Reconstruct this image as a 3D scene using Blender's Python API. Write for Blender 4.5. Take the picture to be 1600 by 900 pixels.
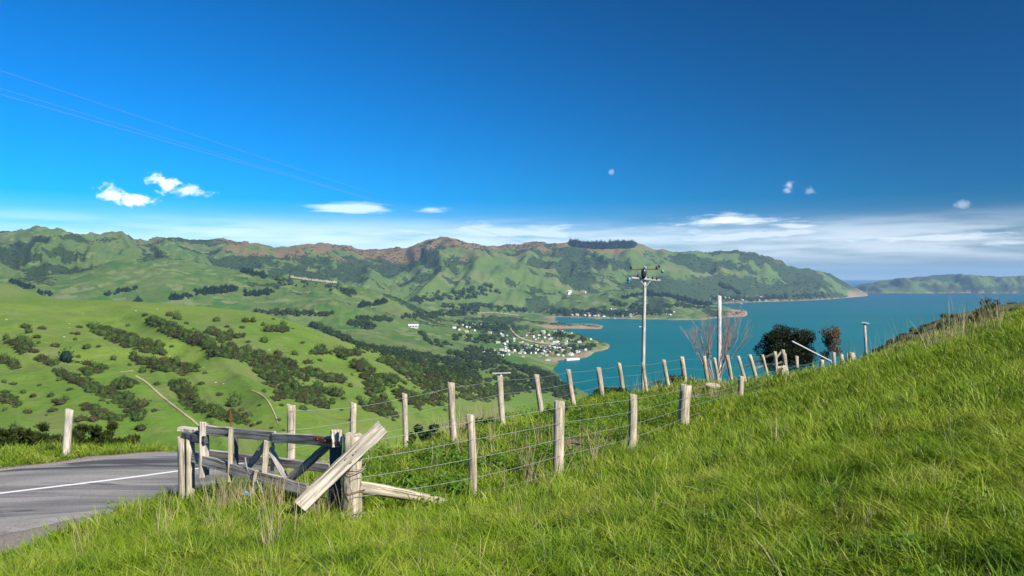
import bpy, bmesh, math, random
import numpy as np
from mathutils import Vector, Matrix, Euler
R = math.radians
for o in list(bpy.data.objects): bpy.data.objects.remove(o)
SC = bpy.context.scene
COL = SC.collection
random.seed(11); RNG = np.random.default_rng(11)

# ------------------------------------------------------------------ camera
F = 1244.4          # focal length in pixels of the 1600 px wide photograph
LV = 430.0          # picture row of the level horizon; the eye is the world origin
SEA = -252.0
cd = bpy.data.cameras.new('camera'); cam = bpy.data.objects.new('camera', cd); COL.objects.link(cam)
cam.location = (0, 0, 0); cam.rotation_euler = (R(90), 0, 0)
cd.sensor_width = 36; cd.lens = 28; cd.clip_start = .05; cd.clip_end = 120000
cd.shift_y = -(450 - LV) / 1600
SC.camera = cam

# ------------------------------------------------------------------ sky, sun, exposure
SUN_AZ, SUN_EL = 134, 38       # clockwise from the view direction, degrees
sund = Vector((math.sin(R(SUN_AZ)) * math.cos(R(SUN_EL)), math.cos(R(SUN_AZ)) * math.cos(R(SUN_EL)), math.sin(R(SUN_EL))))
W = bpy.data.worlds.new('World'); SC.world = W; W.use_nodes = True
wn = W.node_tree.nodes; wl = W.node_tree.links
for n in list(wn): wn.remove(n)
def wnode(t, **k):
    n = wn.new(t)
    for a, b in k.items(): setattr(n, a, b)
    return n
def wmath(op, a, b=None, clamp=False):
    n = wnode('ShaderNodeMath', operation=op, use_clamp=clamp)
    for i, v in enumerate((a, b)):
        if v is None: continue
        if isinstance(v, (int, float)): n.inputs[i].default_value = v
        else: wl.new(v, n.inputs[i])
    return n.outputs[0]
def wsmooth(v, a, b):
    n = wnode('ShaderNodeMapRange', interpolation_type='SMOOTHSTEP')
    wl.new(v, n.inputs[0]); n.inputs[1].default_value = a; n.inputs[2].default_value = b
    return n.outputs[0]
sky = wnode('ShaderNodeTexSky', sky_type='NISHITA', sun_disc=False)
sky.sun_elevation = R(SUN_EL); sky.sun_rotation = R(SUN_AZ)
sky.altitude = 250; sky.air_density = 1.0; sky.dust_density = 0.25; sky.ozone_density = 2.6
tc = wnode('ShaderNodeTexCoord')
sep = wnode('ShaderNodeSeparateXYZ'); wl.new(tc.outputs['Generated'], sep.inputs[0])
dotn = wnode('ShaderNodeVectorMath', operation='DOT_PRODUCT'); wl.new(tc.outputs['Generated'], dotn.inputs[0]); dotn.inputs[1].default_value = sund
cosg2 = wmath('MULTIPLY', dotn.outputs['Value'], dotn.outputs['Value'])
pol = wmath('SUBTRACT', 1.0, wmath('MULTIPLY', wmath('POWER', wmath('SUBTRACT', 1.0, cosg2), 2.0), .69))      # scattered light is dimmest square to the sun
hs = wnode('ShaderNodeHueSaturation'); hs.inputs['Saturation'].default_value = 1.58; hs.inputs['Value'].default_value = 1.0
tint = wnode('ShaderNodeVectorMath', operation='MULTIPLY'); wl.new(sky.outputs[0], tint.inputs[0]); tint.inputs[1].default_value = (.74, .90, 1.22)
wl.new(tint.outputs[0], hs.inputs['Color'])
mulc = wnode('ShaderNodeVectorMath', operation='MULTIPLY'); wl.new(hs.outputs[0], mulc.inputs[0])
comb = wnode('ShaderNodeCombineXYZ')
for i in range(3): wl.new(pol, comb.inputs[i])
wl.new(comb.outputs[0], mulc.inputs[1])
# thin cloud bands lying low all round the horizon
az = wmath('ARCTAN2', sep.outputs[0], sep.outputs[1]); el = sep.outputs[2]
def cloudnoise(kx, kz, scale, detail, off, dist=0.0, rough=.55):
    c = wnode('ShaderNodeCombineXYZ')
    wl.new(wmath('MULTIPLY', az, kx), c.inputs[0]); wl.new(wmath('MULTIPLY', el, kz), c.inputs[1]); c.inputs[2].default_value = off
    t = wnode('ShaderNodeTexNoise'); wl.new(c.outputs[0], t.inputs['Vector'])
    t.inputs['Scale'].default_value = scale; t.inputs['Detail'].default_value = detail; t.inputs['Roughness'].default_value = rough; t.inputs['Distortion'].default_value = dist
    return t.outputs['Fac']
n1 = cloudnoise(1.0, 13, 2.6, 5, 4.35)
n2 = cloudnoise(1.6, 16, 7.0, 3, 1.7)
bandm = wmath('MULTIPLY', wsmooth(el, .004, .030), wsmooth(el, .080, .044))
band = wmath('MULTIPLY', wsmooth(wmath('ADD', wmath('MULTIPLY', n1, .75), wmath('MULTIPLY', n2, .30)), .42, .66), bandm)
band = wmath('MULTIPLY', band, .46)
low = wmath('MULTIPLY', wmath('MULTIPLY', wsmooth(el, .026, .004), wsmooth(cloudnoise(.6, 60, 2.0, 2, 9.1), .35, .7)), .14)
NPUFF = cloudnoise(1, 1.3, 62, 4, 2.4, .25, .62); NSTRK = cloudnoise(1, 7, 13, 5, 6.4, .2, .6)
def puff(px, py, rx, ry, seed, amount, tilt=0.0, streak=False):
    """one small fair-weather cloud standing in a direction of the sky"""
    a0 = math.atan((px - 800) / F); e0 = (LV - py) / math.hypot(F, px - 800)
    da = wmath('DIVIDE', wmath('SUBTRACT', az, a0), rx / F); de = wmath('SUBTRACT', wmath('DIVIDE', wmath('SUBTRACT', el, e0), ry / F), wmath('MULTIPLY', da, -tilt))
    up = wmath('MULTIPLY', de, de); d = wmath('SQRT', wmath('ADD', wmath('MULTIPLY', da, da), up))
    n = NSTRK if streak else NPUFF
    v = wmath('SUBTRACT', wmath('ADD', 1.0, wmath('MULTIPLY', wmath('SUBTRACT', n, .5), 3.0)), d)
    return wmath('MULTIPLY', wsmooth(v, .0, .85), amount)
puffs = [puff(176, 306, 25, 15, .3, .92, .2), puff(212, 315, 36, 11, 1.9, .9, .15), puff(258, 288, 22, 14, 2.4, .9, .35), puff(285, 299, 38, 9, 3.3, .6, .1),
         puff(1233, 290, 13, 10, 5.1, .38), puff(1266, 299, 9, 7, 6.2, .18), puff(1504, 320, 13, 8, 7.7, .25), puff(955, 270, 6, 5, 8.1, .2),
         puff(1140, 344, 105, 11, 9.4, .8, .03, True), puff(1235, 352, 70, 8, 10.4, .55, .03, True), puff(550, 326, 85, 9, 11.2, .5, .0, True), puff(675, 329, 40, 6, 12.2, .4, 0, True), puff(1480, 372, 190, 16, 1.2, .55, .0, True), puff(1150, 368, 180, 13, 1.2, .5, .0, True), puff(780, 362, 190, 14, 1.2, .45, .0, True)]
cl = wmath('MAXIMUM', band, low)
for p in puffs: cl = wmath('MAXIMUM', cl, p)
cmix = wnode('ShaderNodeMix', data_type='RGBA'); wl.new(cl, cmix.inputs['Factor']); wl.new(mulc.outputs[0], cmix.inputs['A']); cmix.inputs['B'].default_value = (9.4, 9.8, 10.2, 1)
bg = wnode('ShaderNodeBackground'); bg.inputs['Strength'].default_value = .092
wl.new(cmix.outputs['Result'], bg.inputs['Color'])
wo = wnode('ShaderNodeOutputWorld'); wl.new(bg.outputs[0], wo.inputs[0])
ld = bpy.data.lights.new('sun', 'SUN'); ld.energy = 5.0; ld.angle = R(.53); ld.color = (1, .94, .83)
sun = bpy.data.objects.new('sun', ld); COL.objects.link(sun); sun.rotation_euler = sund.to_track_quat('Z', 'Y').to_euler(); sun.location = (0, 0, 60)
vs = SC.view_settings; vs.view_transform = 'Standard'; vs.look = 'None'; vs.exposure = 0.8; vs.gamma = 1; vs.use_curve_mapping = False
SC.cycles.max_bounces = 6; SC.cycles.diffuse_bounces = 2; SC.cycles.glossy_bounces = 2; SC.cycles.transmission_bounces = 3; SC.cycles.transparent_max_bounces = 6
SC.cycles.volume_bounces = 0; SC.cycles.caustics_reflective = False; SC.cycles.caustics_refractive = False
SC.cycles.use_denoising = True

# ------------------------------------------------------------------ helpers
def tag(o, label=None, cat=None, group=None, kind=None):
    for k, v in (('label', label), ('category', cat), ('group', group), ('kind', kind)):
        if v is not None: o[k] = v
    return o
def empty(name, loc=(0, 0, 0)):
    o = bpy.data.objects.new(name, None); o.location = loc; o.empty_display_size = .2; COL.objects.link(o); return o
def mesh_from(name, V, Fc, mats=(), smooth=False, mi=None):
    me = bpy.data.meshes.new(name)
    V = np.asarray(V, np.float32)
    if isinstance(Fc, np.ndarray):
        n, k = Fc.shape
        me.vertices.add(len(V)); me.vertices.foreach_set('co', V.ravel())
        me.loops.add(n * k); me.loops.foreach_set('vertex_index', Fc.astype(np.int32).ravel())
        me.polygons.add(n); me.polygons.foreach_set('loop_start', np.arange(0, n * k, k, dtype=np.int32)); me.polygons.foreach_set('loop_total', np.full(n, k, np.int32))
        me.update(calc_edges=True)
    else:
        me.from_pydata([tuple(map(float, v)) for v in V], [], Fc)
    for m in mats: me.materials.append(m)
    if mi is not None: me.polygons.foreach_set('material_index', np.asarray(mi, np.int32))
    if smooth: me.polygons.foreach_set('use_smooth', np.ones(len(me.polygons), bool))
    me.update(); return me
def obj(name, me, parent=None, loc=None, rot=None, scale=None):
    o = bpy.data.objects.new(name, me); COL.objects.link(o)
    if parent is not None: o.parent = parent
    if loc is not None: o.location = loc
    if rot is not None: o.rotation_euler = rot
    if scale is not None: o.scale = scale
    return o
def attr(me, name, vals):
    a = me.attributes.new(name, 'FLOAT', 'POINT'); a.data.foreach_set('value', np.asarray(vals, np.float32).ravel())
# value noise on numpy arrays
def _h(ix, iy, s):
    h = (ix.astype(np.int64) * 374761393 + iy.astype(np.int64) * 668265263 + s * 974634777) & 0xffffffff
    h = ((h ^ (h >> 13)) * 1274126177) & 0xffffffff
    h = h ^ (h >> 16)
    return (h & 0xffffff) / float(0xffffff)
def vnoise(x, y, s=0):
    ix = np.floor(x); iy = np.floor(y); fx = x - ix; fy = y - iy
    fx = fx**3 * (fx * (fx * 6 - 15) + 10); fy = fy**3 * (fy * (fy * 6 - 15) + 10)
    a = _h(ix, iy, s); b = _h(ix + 1, iy, s); c = _h(ix, iy + 1, s); d = _h(ix + 1, iy + 1, s)
    return (a * (1 - fx) + b * fx) * (1 - fy) + (c * (1 - fx) + d * fx) * fy
def fbm(x, y, oct=4, s=0, gain=.5):
    x = np.asarray(x, float); y = np.asarray(y, float); t = 0; a = 1; n = 0
    for i in range(oct):
        t = t + a * vnoise(x, y, s + i * 17); n += a; a *= gain; x = x * 2.03 + 5.3; y = y * 2.03 - 3.1
    return t / n
def ridged(x, y, oct=4, s=0):
    t = 0; a = 1; n = 0
    for i in range(oct):
        t = t + a * (1 - np.abs(2 * vnoise(x, y, s + i * 13) - 1)); n += a; a *= .5; x = x * 2.07 + 1.7; y = y * 2.07 + 9.2
    return t / n
def sstep(a, b, x):
    t = np.clip((np.asarray(x, float) - a) / (b - a), 0, 1); return t * t * (3 - 2 * t)

# ------------------------------------------------------------------ materials
class M:
    def __init__(s, name):
        s.m = bpy.data.materials.new(name); s.m.use_nodes = True; s.t = s.m.node_tree; s.n = s.t.nodes; s.l = s.t.links
        for n in list(s.n): s.n.remove(n)
        s.out = s.n.new('ShaderNodeOutputMaterial'); s._tc = None
    def node(s, t, **k):
        n = s.n.new(t)
        for a, b in k.items(): setattr(n, a, b)
        return n
    def put(s, sock, v):
        if hasattr(v, 'is_output'): s.l.new(v, sock)
        elif isinstance(v, (tuple, list)): sock.default_value = tuple(v) if len(v) == len(sock.default_value) else tuple(v) + (1,)
        else: sock.default_value = v
    def coord(s, kind='Object', scale=(1, 1, 1)):
        if kind == 'World':
            g = s.node('ShaderNodeNewGeometry'); v = g.outputs['Position']
        else:
            if s._tc is None: s._tc = s.node('ShaderNodeTexCoord')
            v = s._tc.outputs[kind]
        mp = s.node('ShaderNodeMapping'); s.l.new(v, mp.inputs[0]); mp.inputs['Scale'].default_value = scale
        return mp.outputs[0]
    def noise(s, vec, scale, detail=4, rough=.55, dist=0):
        t = s.node('ShaderNodeTexNoise'); s.l.new(vec, t.inputs['Vector'])
        t.inputs['Scale'].default_value = scale; t.inputs['Detail'].default_value = detail; t.inputs['Roughness'].default_value = rough; t.inputs['Distortion'].default_value = dist
        return t.outputs['Fac']
    def math(s, op, a, b=0.0, clamp=False):
        n = s.node('ShaderNodeMath', operation=op, use_clamp=clamp); s.put(n.inputs[0], a); s.put(n.inputs[1], b); return n.outputs[0]
    def ss(s, v, a, b, lo=0., hi=1.):
        n = s.node('ShaderNodeMapRange', interpolation_type='SMOOTHSTEP'); s.put(n.inputs[0], v)
        for i, q in enumerate((a, b, lo, hi)): n.inputs[i + 1].default_value = q
        return n.outputs[0]
    def mix(s, f, a, b, bt='MIX'):
        n = s.node('ShaderNodeMix', data_type='RGBA', blend_type=bt); s.put(n.inputs['Factor'], f); s.put(n.inputs['A'], a); s.put(n.inputs['B'], b); return n.outputs['Result']
    def att(s, name):
        n = s.node('ShaderNodeAttribute', attribute_name=name); return n.outputs['Fac']
    def rnd(s): return s.node('ShaderNodeObjectInfo').outputs['Random']
    def bump(s, h, strength, dist):
        n = s.node('ShaderNodeBump'); s.put(n.inputs['Height'], h); n.inputs['Strength'].default_value = strength; n.inputs['Distance'].default_value = dist; return n.outputs[0]
    def bsdf(s, col, rough=.8, spec=.3, normal=None, metal=0., **kw):
        b = s.node('ShaderNodeBsdfPrincipled'); s.put(b.inputs['Base Color'], col); s.put(b.inputs['Roughness'], rough); s.put(b.inputs['Specular IOR Level'], spec); b.inputs['Metallic'].default_value = metal
        for k, v in kw.items(): s.put(b.inputs[k], v)
        if normal is not None: s.l.new(normal, b.inputs['Normal'])
        s.l.new(b.outputs[0], s.out.inputs['Surface']); return s
    def leafy(s, col, trans=.35, rough=.55, spec=.25):
        b = s.node('ShaderNodeBsdfPrincipled'); s.put(b.inputs['Base Color'], col); b.inputs['Roughness'].default_value = rough; b.inputs['Specular IOR Level'].default_value = spec
        t = s.node('ShaderNodeBsdfTranslucent'); tcol = s.mix(1.0, col, (1.15, 1.2, .5), 'MULTIPLY'); s.put(t.inputs['Color'], tcol)
        m = s.node('ShaderNodeMixShader'); m.inputs[0].default_value = trans; s.l.new(b.outputs[0], m.inputs[1]); s.l.new(t.outputs[0], m.inputs[2])
        s.l.new(m.outputs[0], s.out.inputs['Surface']); return s
def flat(name, col, rough=.8, spec=.3, metal=0.):
    return M(name).bsdf(col, rough, spec, metal=metal).m
def wood(name, dark, light, lichen=0.0, stain=.25):
    s = M(name); g = s.coord('Object', (26, 26, 1.6)); c = s.coord('Object', (1, 1, 1)); r = s.rnd()
    grain = s.noise(g, 1.0, 6, .65, .4); big = s.noise(c, 4.0, 3)
    col = s.mix(s.ss(grain, .36, .62), dark, light)
    crack = s.ss(s.noise(s.coord('Object', (60, 60, 1.1)), 1.0, 3, .5, .3), .40, .30)
    col = s.mix(s.math('MULTIPLY', crack, .9), col, tuple(.3 * v for v in dark))
    col = s.mix(s.math('MULTIPLY', s.ss(big, .48, .75), stain), col, (.16, .14, .11))
    if lichen: col = s.mix(s.math('MULTIPLY', s.ss(s.noise(c, 22, 4), .58, .70), lichen), col, (.46, .42, .17))
    col = s.mix(s.math('MULTIPLY', s.math('SUBTRACT', r, .5), .35), col, (.2, .17, .12))
    return s.bsdf(col, .85, .2, s.bump(s.math('SUBTRACT', grain, crack), .7, .006)).m

# ------------------------------------------------------------------ far land: one height field, rows by distance, columns by bearing
PXD = np.arange(-420, 2021, 2.0)
def curve(tab, sm=6):
    tab = sorted(tab); v = np.interp(PXD, [a for a, b in tab], [b for a, b in tab])
    if sm:
        k = np.exp(-.5 * (np.arange(-3 * sm, 3 * sm + 1) / sm)**2); k /= k.sum()
        v = np.convolve(np.pad(v, 3 * sm, mode='edge'), k, 'valid')
    return lambda px: np.interp(px, PXD, v)
def hill(Y, Yf, zf, Yc, zc, Yb, zb, pf=1.5, pb=1.4):
    t = (Y - Yf) / (Yc - Yf); tc_ = np.clip(t, 0, 1)
    a = zf + (zc - zf) * (1 - (1 - tc_)**pf) + np.minimum(t, 0) * np.abs(zc - zf + 20)
    t2 = (Y - Yc) / (Yb - Yc)
    b = zc + (zb - zc) * np.clip(t2, 0, 1)**pb - np.maximum(t2 - 1, 0) * np.abs(zc - zb + 20)
    return np.where(Y < Yc, a, b)
def zpy(py, Y): return (LV - py) / F * Y
def smax(a, b, k): return .5 * (a + b + np.sqrt((a - b)**2 + k * k))
skyline = curve([(-420, 366), (-200, 356), (-80, 366), (0, 362), (40, 361), (60, 357), (80, 358), (100, 362), (130, 369), (165, 368), (187, 366), (215, 377), (230, 378), (250, 373), (275, 371), (300, 375), (350, 373), (380, 378), (430, 386), (470, 381), (510, 379), (540, 383), (560, 389), (600, 389), (620, 387), (635, 390), (660, 378), (690, 371), (720, 377), (760, 385), (800, 383), (835, 377), (860, 381), (880, 380), (900, 379), (960, 381), (990, 378), (1005, 380), (1020, 388), (1060, 394), (1100, 393), (1150, 391), (1200, 400), (1240, 417), (1290, 424), (1312, 437), (1340, 452), (1358, 463), (1400, 500)], 1)
_crag = 5.0 * (fbm(PXD / 17, PXD * 0 + 3.3, 4, 29, .6) - .5) * (PXD < 1300)
_sk0 = skyline(PXD) + _crag
def skyline(px): return np.interp(px, PXD, _sk0)
sky_Y = curve([(-420, 4600), (0, 5200), (250, 5900), (500, 6800), (700, 7600), (1000, 8400), (1200, 8900), (1358, 9850), (1420, 10000)])
sky_foot = curve([(-420, 2300), (0, 2500), (300, 3000), (600, 4000), (720, 4600), (850, 5150), (1000, 5900), (1120, 7000), (1190, 7500), (1260, 7850), (1310, 8500), (1358, 9700), (1420, 9900)])
sky_fz = curve([(-420, -120), (0, -140), (300, -190), (600, -235), (850, -253), (2000, -256)])
def far_height(px, Y):
    X = (px - 800) / F * Y
    out = np.full(Y.shape, -275.0); ridge = np.zeros(Y.shape)
    # valley floor on the left of the harbour
    shore = curve([(-420, -120), (200, -150), (400, -195), (560, -226), (680, -240), (760, -247), (800, -250), (840, -262), (900, -275)])(px)
    fl = shore + 14 * (fbm(X / 260, Y / 260, 4, 5) - .5) + 20 * (fbm(X / 700, Y / 700, 3, 6) - .5)
    fl = np.where(Y > 1500, fl, fl - 60) - 60 * sstep(790, 850, px)
    out = np.maximum(out, np.where(Y < 5200, fl, -275))
    # long main range, its spurs running down towards the water
    Yc = sky_Y(px); Yf = sky_foot(px); zf = sky_fz(px); zc = zpy(skyline(px), Yc)
    t = np.clip((Y - Yf) / (Yc - Yf), 0, 1)
    wv = 55 * (fbm(px / 260, t * 2.2, 3, 31) - .5) * 2
    rg = ridged((px + wv) / 118 + .15 * t, t * 1.15 + .2, 4, 40)
    rg2 = ridged((px + wv) / 47, t * 2.6, 3, 47)
    shape = .72 * t**1.08 + .28 * (1 - (1 - t)**2)
    body = zf + (zc - zf) * shape
    amp = (zc - zf) * np.clip(4 * t * (1 - t), 0, 1)**.8
    main = body + amp * (.52 * (rg - .60) + .20 * (rg2 - .5)) + np.minimum((Y - Yf) / 400, 0) * 40
    back = zc + (-260 - zc) * np.clip((Y - Yc) / 3800, 0, 1)
    main = np.where(Y <= Yc, np.minimum(main, zc - (Yc - Y) * .012), back)
    out = smax(out, main, 4); ridge = np.where(main > out - 6, rg * .7 + rg2 * .3, .5)
    # broad smooth pasture hill left of centre
    pc = curve([(-420, 425), (0, 433), (100, 428), (170, 411), (240, 402), (300, 407), (380, 422), (460, 436), (540, 453), (600, 472), (650, 490), (700, 508), (760, 535), (800, 600)])(px)
    Yc2 = curve([(-420, 3000), (0, 3100), (240, 3700), (460, 3500), (650, 3350), (760, 3200)])(px)
    r2 = ridged(px / 150 + .3, Y / 1500, 3, 71)
    h = hill(Y, Yc2 * .56, -150 - 60 * sstep(100, 500, px) - 120 * sstep(600, 760, px), Yc2, zpy(pc, Yc2), Yc2 + 1100, -210. - 80 * sstep(650, 760, px), 1.25) + 60 * (r2 - .62) * np.clip(1 - np.abs(Y - Yc2 * .83) / (Yc2 * .3), 0, 1)
    ridge = np.where(h > out, r2 * .6 + .2, ridge); out = smax(out, h, 5)
    # nearer shoulder at the left edge
    pc = curve([(-420, 400), (-200, 418), (0, 441), (30, 449), (60, 459), (100, 474), (160, 500), (300, 640)])(px)
    h = hill(Y, 1150., -130. - 170 * sstep(60, 300, px), 1600., zpy(pc, 1600.), 2200., -200. - 90 * sstep(60, 300, px)); out = smax(out, h, 4)
    # low knolls around the head of the bay
    for (cx, cy, r, hh) in ((690, 3900, 330, 46), (760, 4500, 420, 62), (600, 3300, 300, 34), (820, 5200, 500, 80), (520, 2500, 260, 40), (660, 2700, 230, 22)):
        x0 = (cx - 800) / F * cy; d = np.hypot(X - x0, Y - cy) / r
        out = out + hh * np.exp(-d * d * 2) * sstep(-256, -240, out)
    # far peninsula
    pc = curve([(640, 505), (720, 492), (800, 478), (850, 468), (900, 461), (960, 456), (1000, 454), (1050, 461), (1100, 472), (1140, 482), (1165, 488), (1176, 497), (1200, 520)], 3)(px)
    Yc3 = curve([(640, 5300), (1000, 5700), (1100, 5500), (1176, 5080)])(px)
    Yf3 = 313500 / (curve([(640, 490), (820, 491.5), (850, 494), (900, 497), (1000, 499.5), (1100, 499.5), (1160, 496), (1172, 493), (1180, 492)], 3)(px) - LV)
    rg3 = ridged(px / 60, Y / 900, 3, 83)
    h = hill(Y, Yf3, -254., np.maximum(Yc3, Yf3 + 60), zpy(pc, Yc3), Yc3 + 900, -252 - 8 * sstep(1080, 1120, px), 1.35) + 26 * (rg3 - .6) * sstep(-252, -200, zpy(pc, Yc3))
    h = np.where((px > 600) & (px < 1178), h, -290); ridge = np.where(h > out, rg3, ridge); out = smax(out, h, 3)
    # narrow spit behind the village
    pc = curve([(690, 487), (740, 489), (790, 494), (830, 502), (860, 505.5), (905, 506.5), (930, 509), (944, 511), (950, 516)], 2)(px)
    Yc4 = curve([(690, 4100), (800, 3960), (900, 3890), (946, 3850)])(px)
    h = hill(Y, Yc4 - 140, -254., Yc4, zpy(pc, Yc4), Yc4 + 330, -256., 2.6) + 5 * (fbm(px / 6, Y / 90, 3, 91) - .5)
    h = np.where((px > 640) & (px < 949), h, -290); out = smax(out, h, 1.5)
    # the point with the village
    pc = curve([(690, 509), (740, 508), (800, 511), (835, 513), (880, 517), (920, 528), (945, 538), (958, 546), (964, 556)], 3)(px)
    Yc5 = curve([(690, 3000), (835, 3080), (900, 2960), (940, 2830), (960, 2715)])(px)
    Yf5 = 313500 / (curve([(680, 575), (780, 569), (815, 566), (860, 562.5), (900, 560.5), (921, 558.5), (927, 552), (945, 549), (957, 545.5), (962, 544)], 2)(px) - LV)
    rg5 = fbm(px / 34, Y / 240, 4, 95)
    h = hill(Y, Yf5, -253., np.maximum(Yc5, Yf5 + 25), zpy(pc, Yc5), Yc5 + 260, -257., 1.25) + 12 * (rg5 - .5)
    h = np.where((px > 640) & (px < 961), h, -290); out = smax(out, h, 2)
    # far side of the harbour on the right
    pc = curve([(1310, 462), (1335, 449), (1352, 444), (1370, 440), (1400, 436), (1450, 432), (1490, 427.5), (1530, 431), (1570, 433), (1620, 430), (1750, 424), (2020, 430)], 3)(px)
    Yc6 = curve([(1310, 14000), (1360, 13300), (1500, 12600), (2020, 12000)])(px)
    rg6 = ridged(px / 52 + (Y - 11000) / 2600, Y / 6000, 3, 101); t6 = np.clip((Y - 11000) / (Yc6 - 11000), 0, 1)
    h = hill(Y, 11000 + 500 * (1 - rg6), -255., Yc6, zpy(pc, Yc6), Yc6 + 2500, -260., 1.3) + 330 * (rg6 - .6) * (4 * t6 * (1 - t6))**.7
    h = np.where((Y < Yc6), np.minimum(h, zpy(pc, Yc6) - (Yc6 - Y) * .004), h)
    h = np.where(px > 1305, h, -290); ridge = np.where(h > out, rg6, ridge); out = np.maximum(out, h)
    # green hillside across the near valley, sinking to the shore on the right
    pc = curve([(-420, 448), (-150, 458), (0, 463), (100, 467), (200, 470), (300, 477), (400, 487), (440, 497), (485, 512), (520, 526), (575, 546), (640, 563), (720, 588), (815, 622), (905, 652), (980, 680), (1100, 760)])(px)
    Yc7 = curve([(-420, 1050), (0, 1000), (300, 960), (450, 930), (575, 960), (720, 1150), (815, 1350), (905, 1300), (980, 1150), (1100, 1000)])(px)
    Yb7 = curve([(-420, 1700), (450, 1700), (600, 1800), (720, 2200), (815, 2290), (860, 2010), (905, 1812), (950, 1580), (1000, 1350), (1100, 1200)])(px)
    zb7 = curve([(-420, -190), (450, -205), (600, -225), (720, -246), (815, -254), (1100, -256)])(px)
    Yf7 = curve([(-420, 300), (575, 300), (720, 330), (900, 380), (1100, 420)])(px)
    zf7 = curve([(-420, -82), (300, -82), (575, -88), (720, -105), (900, -140), (1100, -190)])(px)
    zc7 = zpy(pc, Yc7); r7 = ridged((px + .5 * Y) / 150 + .25, Y / 900, 3, 113); t7 = np.clip((Y - Yf7) / (Yc7 - Yf7), 0, 1)
    h = hill(Y, Yf7, zf7, Yc7, zc7, Yb7, zb7, 1.25, 1.1) + (4 * t7 * (1 - t7))**.8 * (19 * (r7 - .62) + 14 * (fbm(X / 60, Y / 60, 3, 117) - .5))
    h = np.where(px < 1080, h, -290); ridge = np.where(h > out, r7, ridge); out = smax(out, h, 2)
    # our own slope below the paddock
    z0 = curve([(-420, -22), (0, -24), (800, -24), (1300, -21), (1600, -13), (2020, -6)])(px)
    Ye = curve([(-420, 300), (600, 310), (900, 420), (1000, 800), (1300, 900), (1600, 1000), (2020, 1000)])(px)
    ze = curve([(-420, -84), (575, -92), (900, -150), (1000, -258), (2020, -262)])(px)
    tt = np.clip((Y - 70) / (Ye - 70), 0, 2); h = z0 + (ze - z0) * tt**.92 + 6 * (fbm(X / 40, Y / 40, 3, 121) - .5) * sstep(90, 160, Y)
    out = smax(out, h, 3)
    # rough shoulder below us on the right
    pc = curve([(1290, 640), (1340, 575), (1375, 540), (1420, 518), (1460, 505), (1500, 491), (1545, 481), (1600, 473), (1750, 455), (2020, 430)], 3)(px)
    h = hill(Y, 150., zpy(pc, 320.) - 34, 320., zpy(pc, 320.), 700., -250., 1.4) + 4 * (fbm(X / 14, Y / 14, 3, 131) - .5)
    h = np.where(px > 1285, h, -290); out = smax(out, h, 1)
    return out, ridge
NU, NY = 660, 600
gpx = np.linspace(-330, 1930, NU); gY = np.exp(np.linspace(math.log(55), math.log(16800), NY))
PXG, YG = np.meshgrid(gpx, gY)               # rows: distance
ZG, RG = far_height(PXG, YG)
ZG = ZG + (fbm(PXG / 10, np.log(YG) * 50, 4, 201, .6) - .5) * .0052 * YG * sstep(SEA, SEA + 40, ZG) * sstep(1200, 2500, YG)
XG = (PXG - 800) / F * YG
LYG = np.log(gY)
def far_z(px, Y):
    a = np.clip((np.asarray(px, float) - gpx[0]) / (gpx[1] - gpx[0]), 0, NU - 1.001); b = np.clip((np.log(Y) - LYG[0]) / (LYG[1] - LYG[0]), 0, NY - 1.001)
    i = a.astype(int); j = b.astype(int); a = a - i; b = b - j
    return (ZG[j, i] * (1 - a) + ZG[j, i + 1] * a) * (1 - b) + (ZG[j + 1, i] * (1 - a) + ZG[j + 1, i + 1] * a) * b
VIS = np.zeros_like(ZG, bool); run = np.full(NU, -9.)
for j in range(NY):
    s_ = ZG[j] / gY[j]; VIS[j] = s_ > run - .0006; run = np.maximum(run, s_)
def on_far(px, py, ymin=60.):
    """first place where the sight line of a picture point meets the far land"""
    a = int(round((px - gpx[0]) / (gpx[1] - gpx[0]))); s_ = ZG[:, a] / gY
    k = np.argmax((s_ >= (LV - py) / F) & (gY > ymin))
    if k == 0: return None
    s0 = (LV - py) / F; f0 = s_[k - 1]; f1 = s_[k]; w = 0 if f1 == f0 else np.clip((s0 - f0) / (f1 - f0), 0, 1)
    Y = gY[k - 1] * (1 - w) + gY[k] * w
    return (px - 800) / F * Y, Y, float(far_z(np.array([px]), np.array([Y]))[0])
# land cover
cover_t = np.clip((ZG - SEA) / (zpy(skyline(PXG), sky_Y(PXG)) - SEA), 0, 1)
gx = np.gradient(ZG, axis=1) / np.maximum(np.gradient(XG, axis=1), .01); gyy = np.gradient(ZG, axis=0) / np.gradient(YG, axis=0); SL = np.hypot(gx, gyy)
bush_n = .55 * fbm(PXG / 60, np.log(YG) * 16, 5, 301, .6) + .45 * fbm(XG / 420, YG / 420, 4, 311, .55)
BUSH = sstep(.475, .56, bush_n + .10 * (YG > 10400) + .52 * (.56 - RG) + .05 * sstep(.25, .5, SL)) * sstep(2300, 3200, YG)
smoothhill = np.exp(-((PXG - 290) / 130)**2 - ((YG - 3100) / 700)**2)
BUSH = np.maximum(BUSH, .9 * sstep(.36, .48, bush_n) * (YG > 6100) * sstep(.62, .36, cover_t) * sstep(800, 880, PXG) * sstep(1330, 1240, PXG)); BUSH *= 1 - .85 * smoothhill
brn_n = fbm(PXG / 45, np.log(YG) * 22, 5, 331, .6)
BROWN = sstep(.42, .62, brn_n + .9 * (cover_t - .80)) * sstep(.50, .72, cover_t) * (YG > 4200) * sstep(250, 420, PXG) * sstep(1120, 960, PXG)
BROWN = np.maximum(BROWN, .5 * sstep(.42, .6, brn_n) * (YG > 10400) * sstep(.75, .4, cover_t))
BROWN = np.maximum(BROWN, .55 * sstep(.45, .65, brn_n) * sstep(.72, .95, cover_t) * (YG > 4200))
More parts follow.
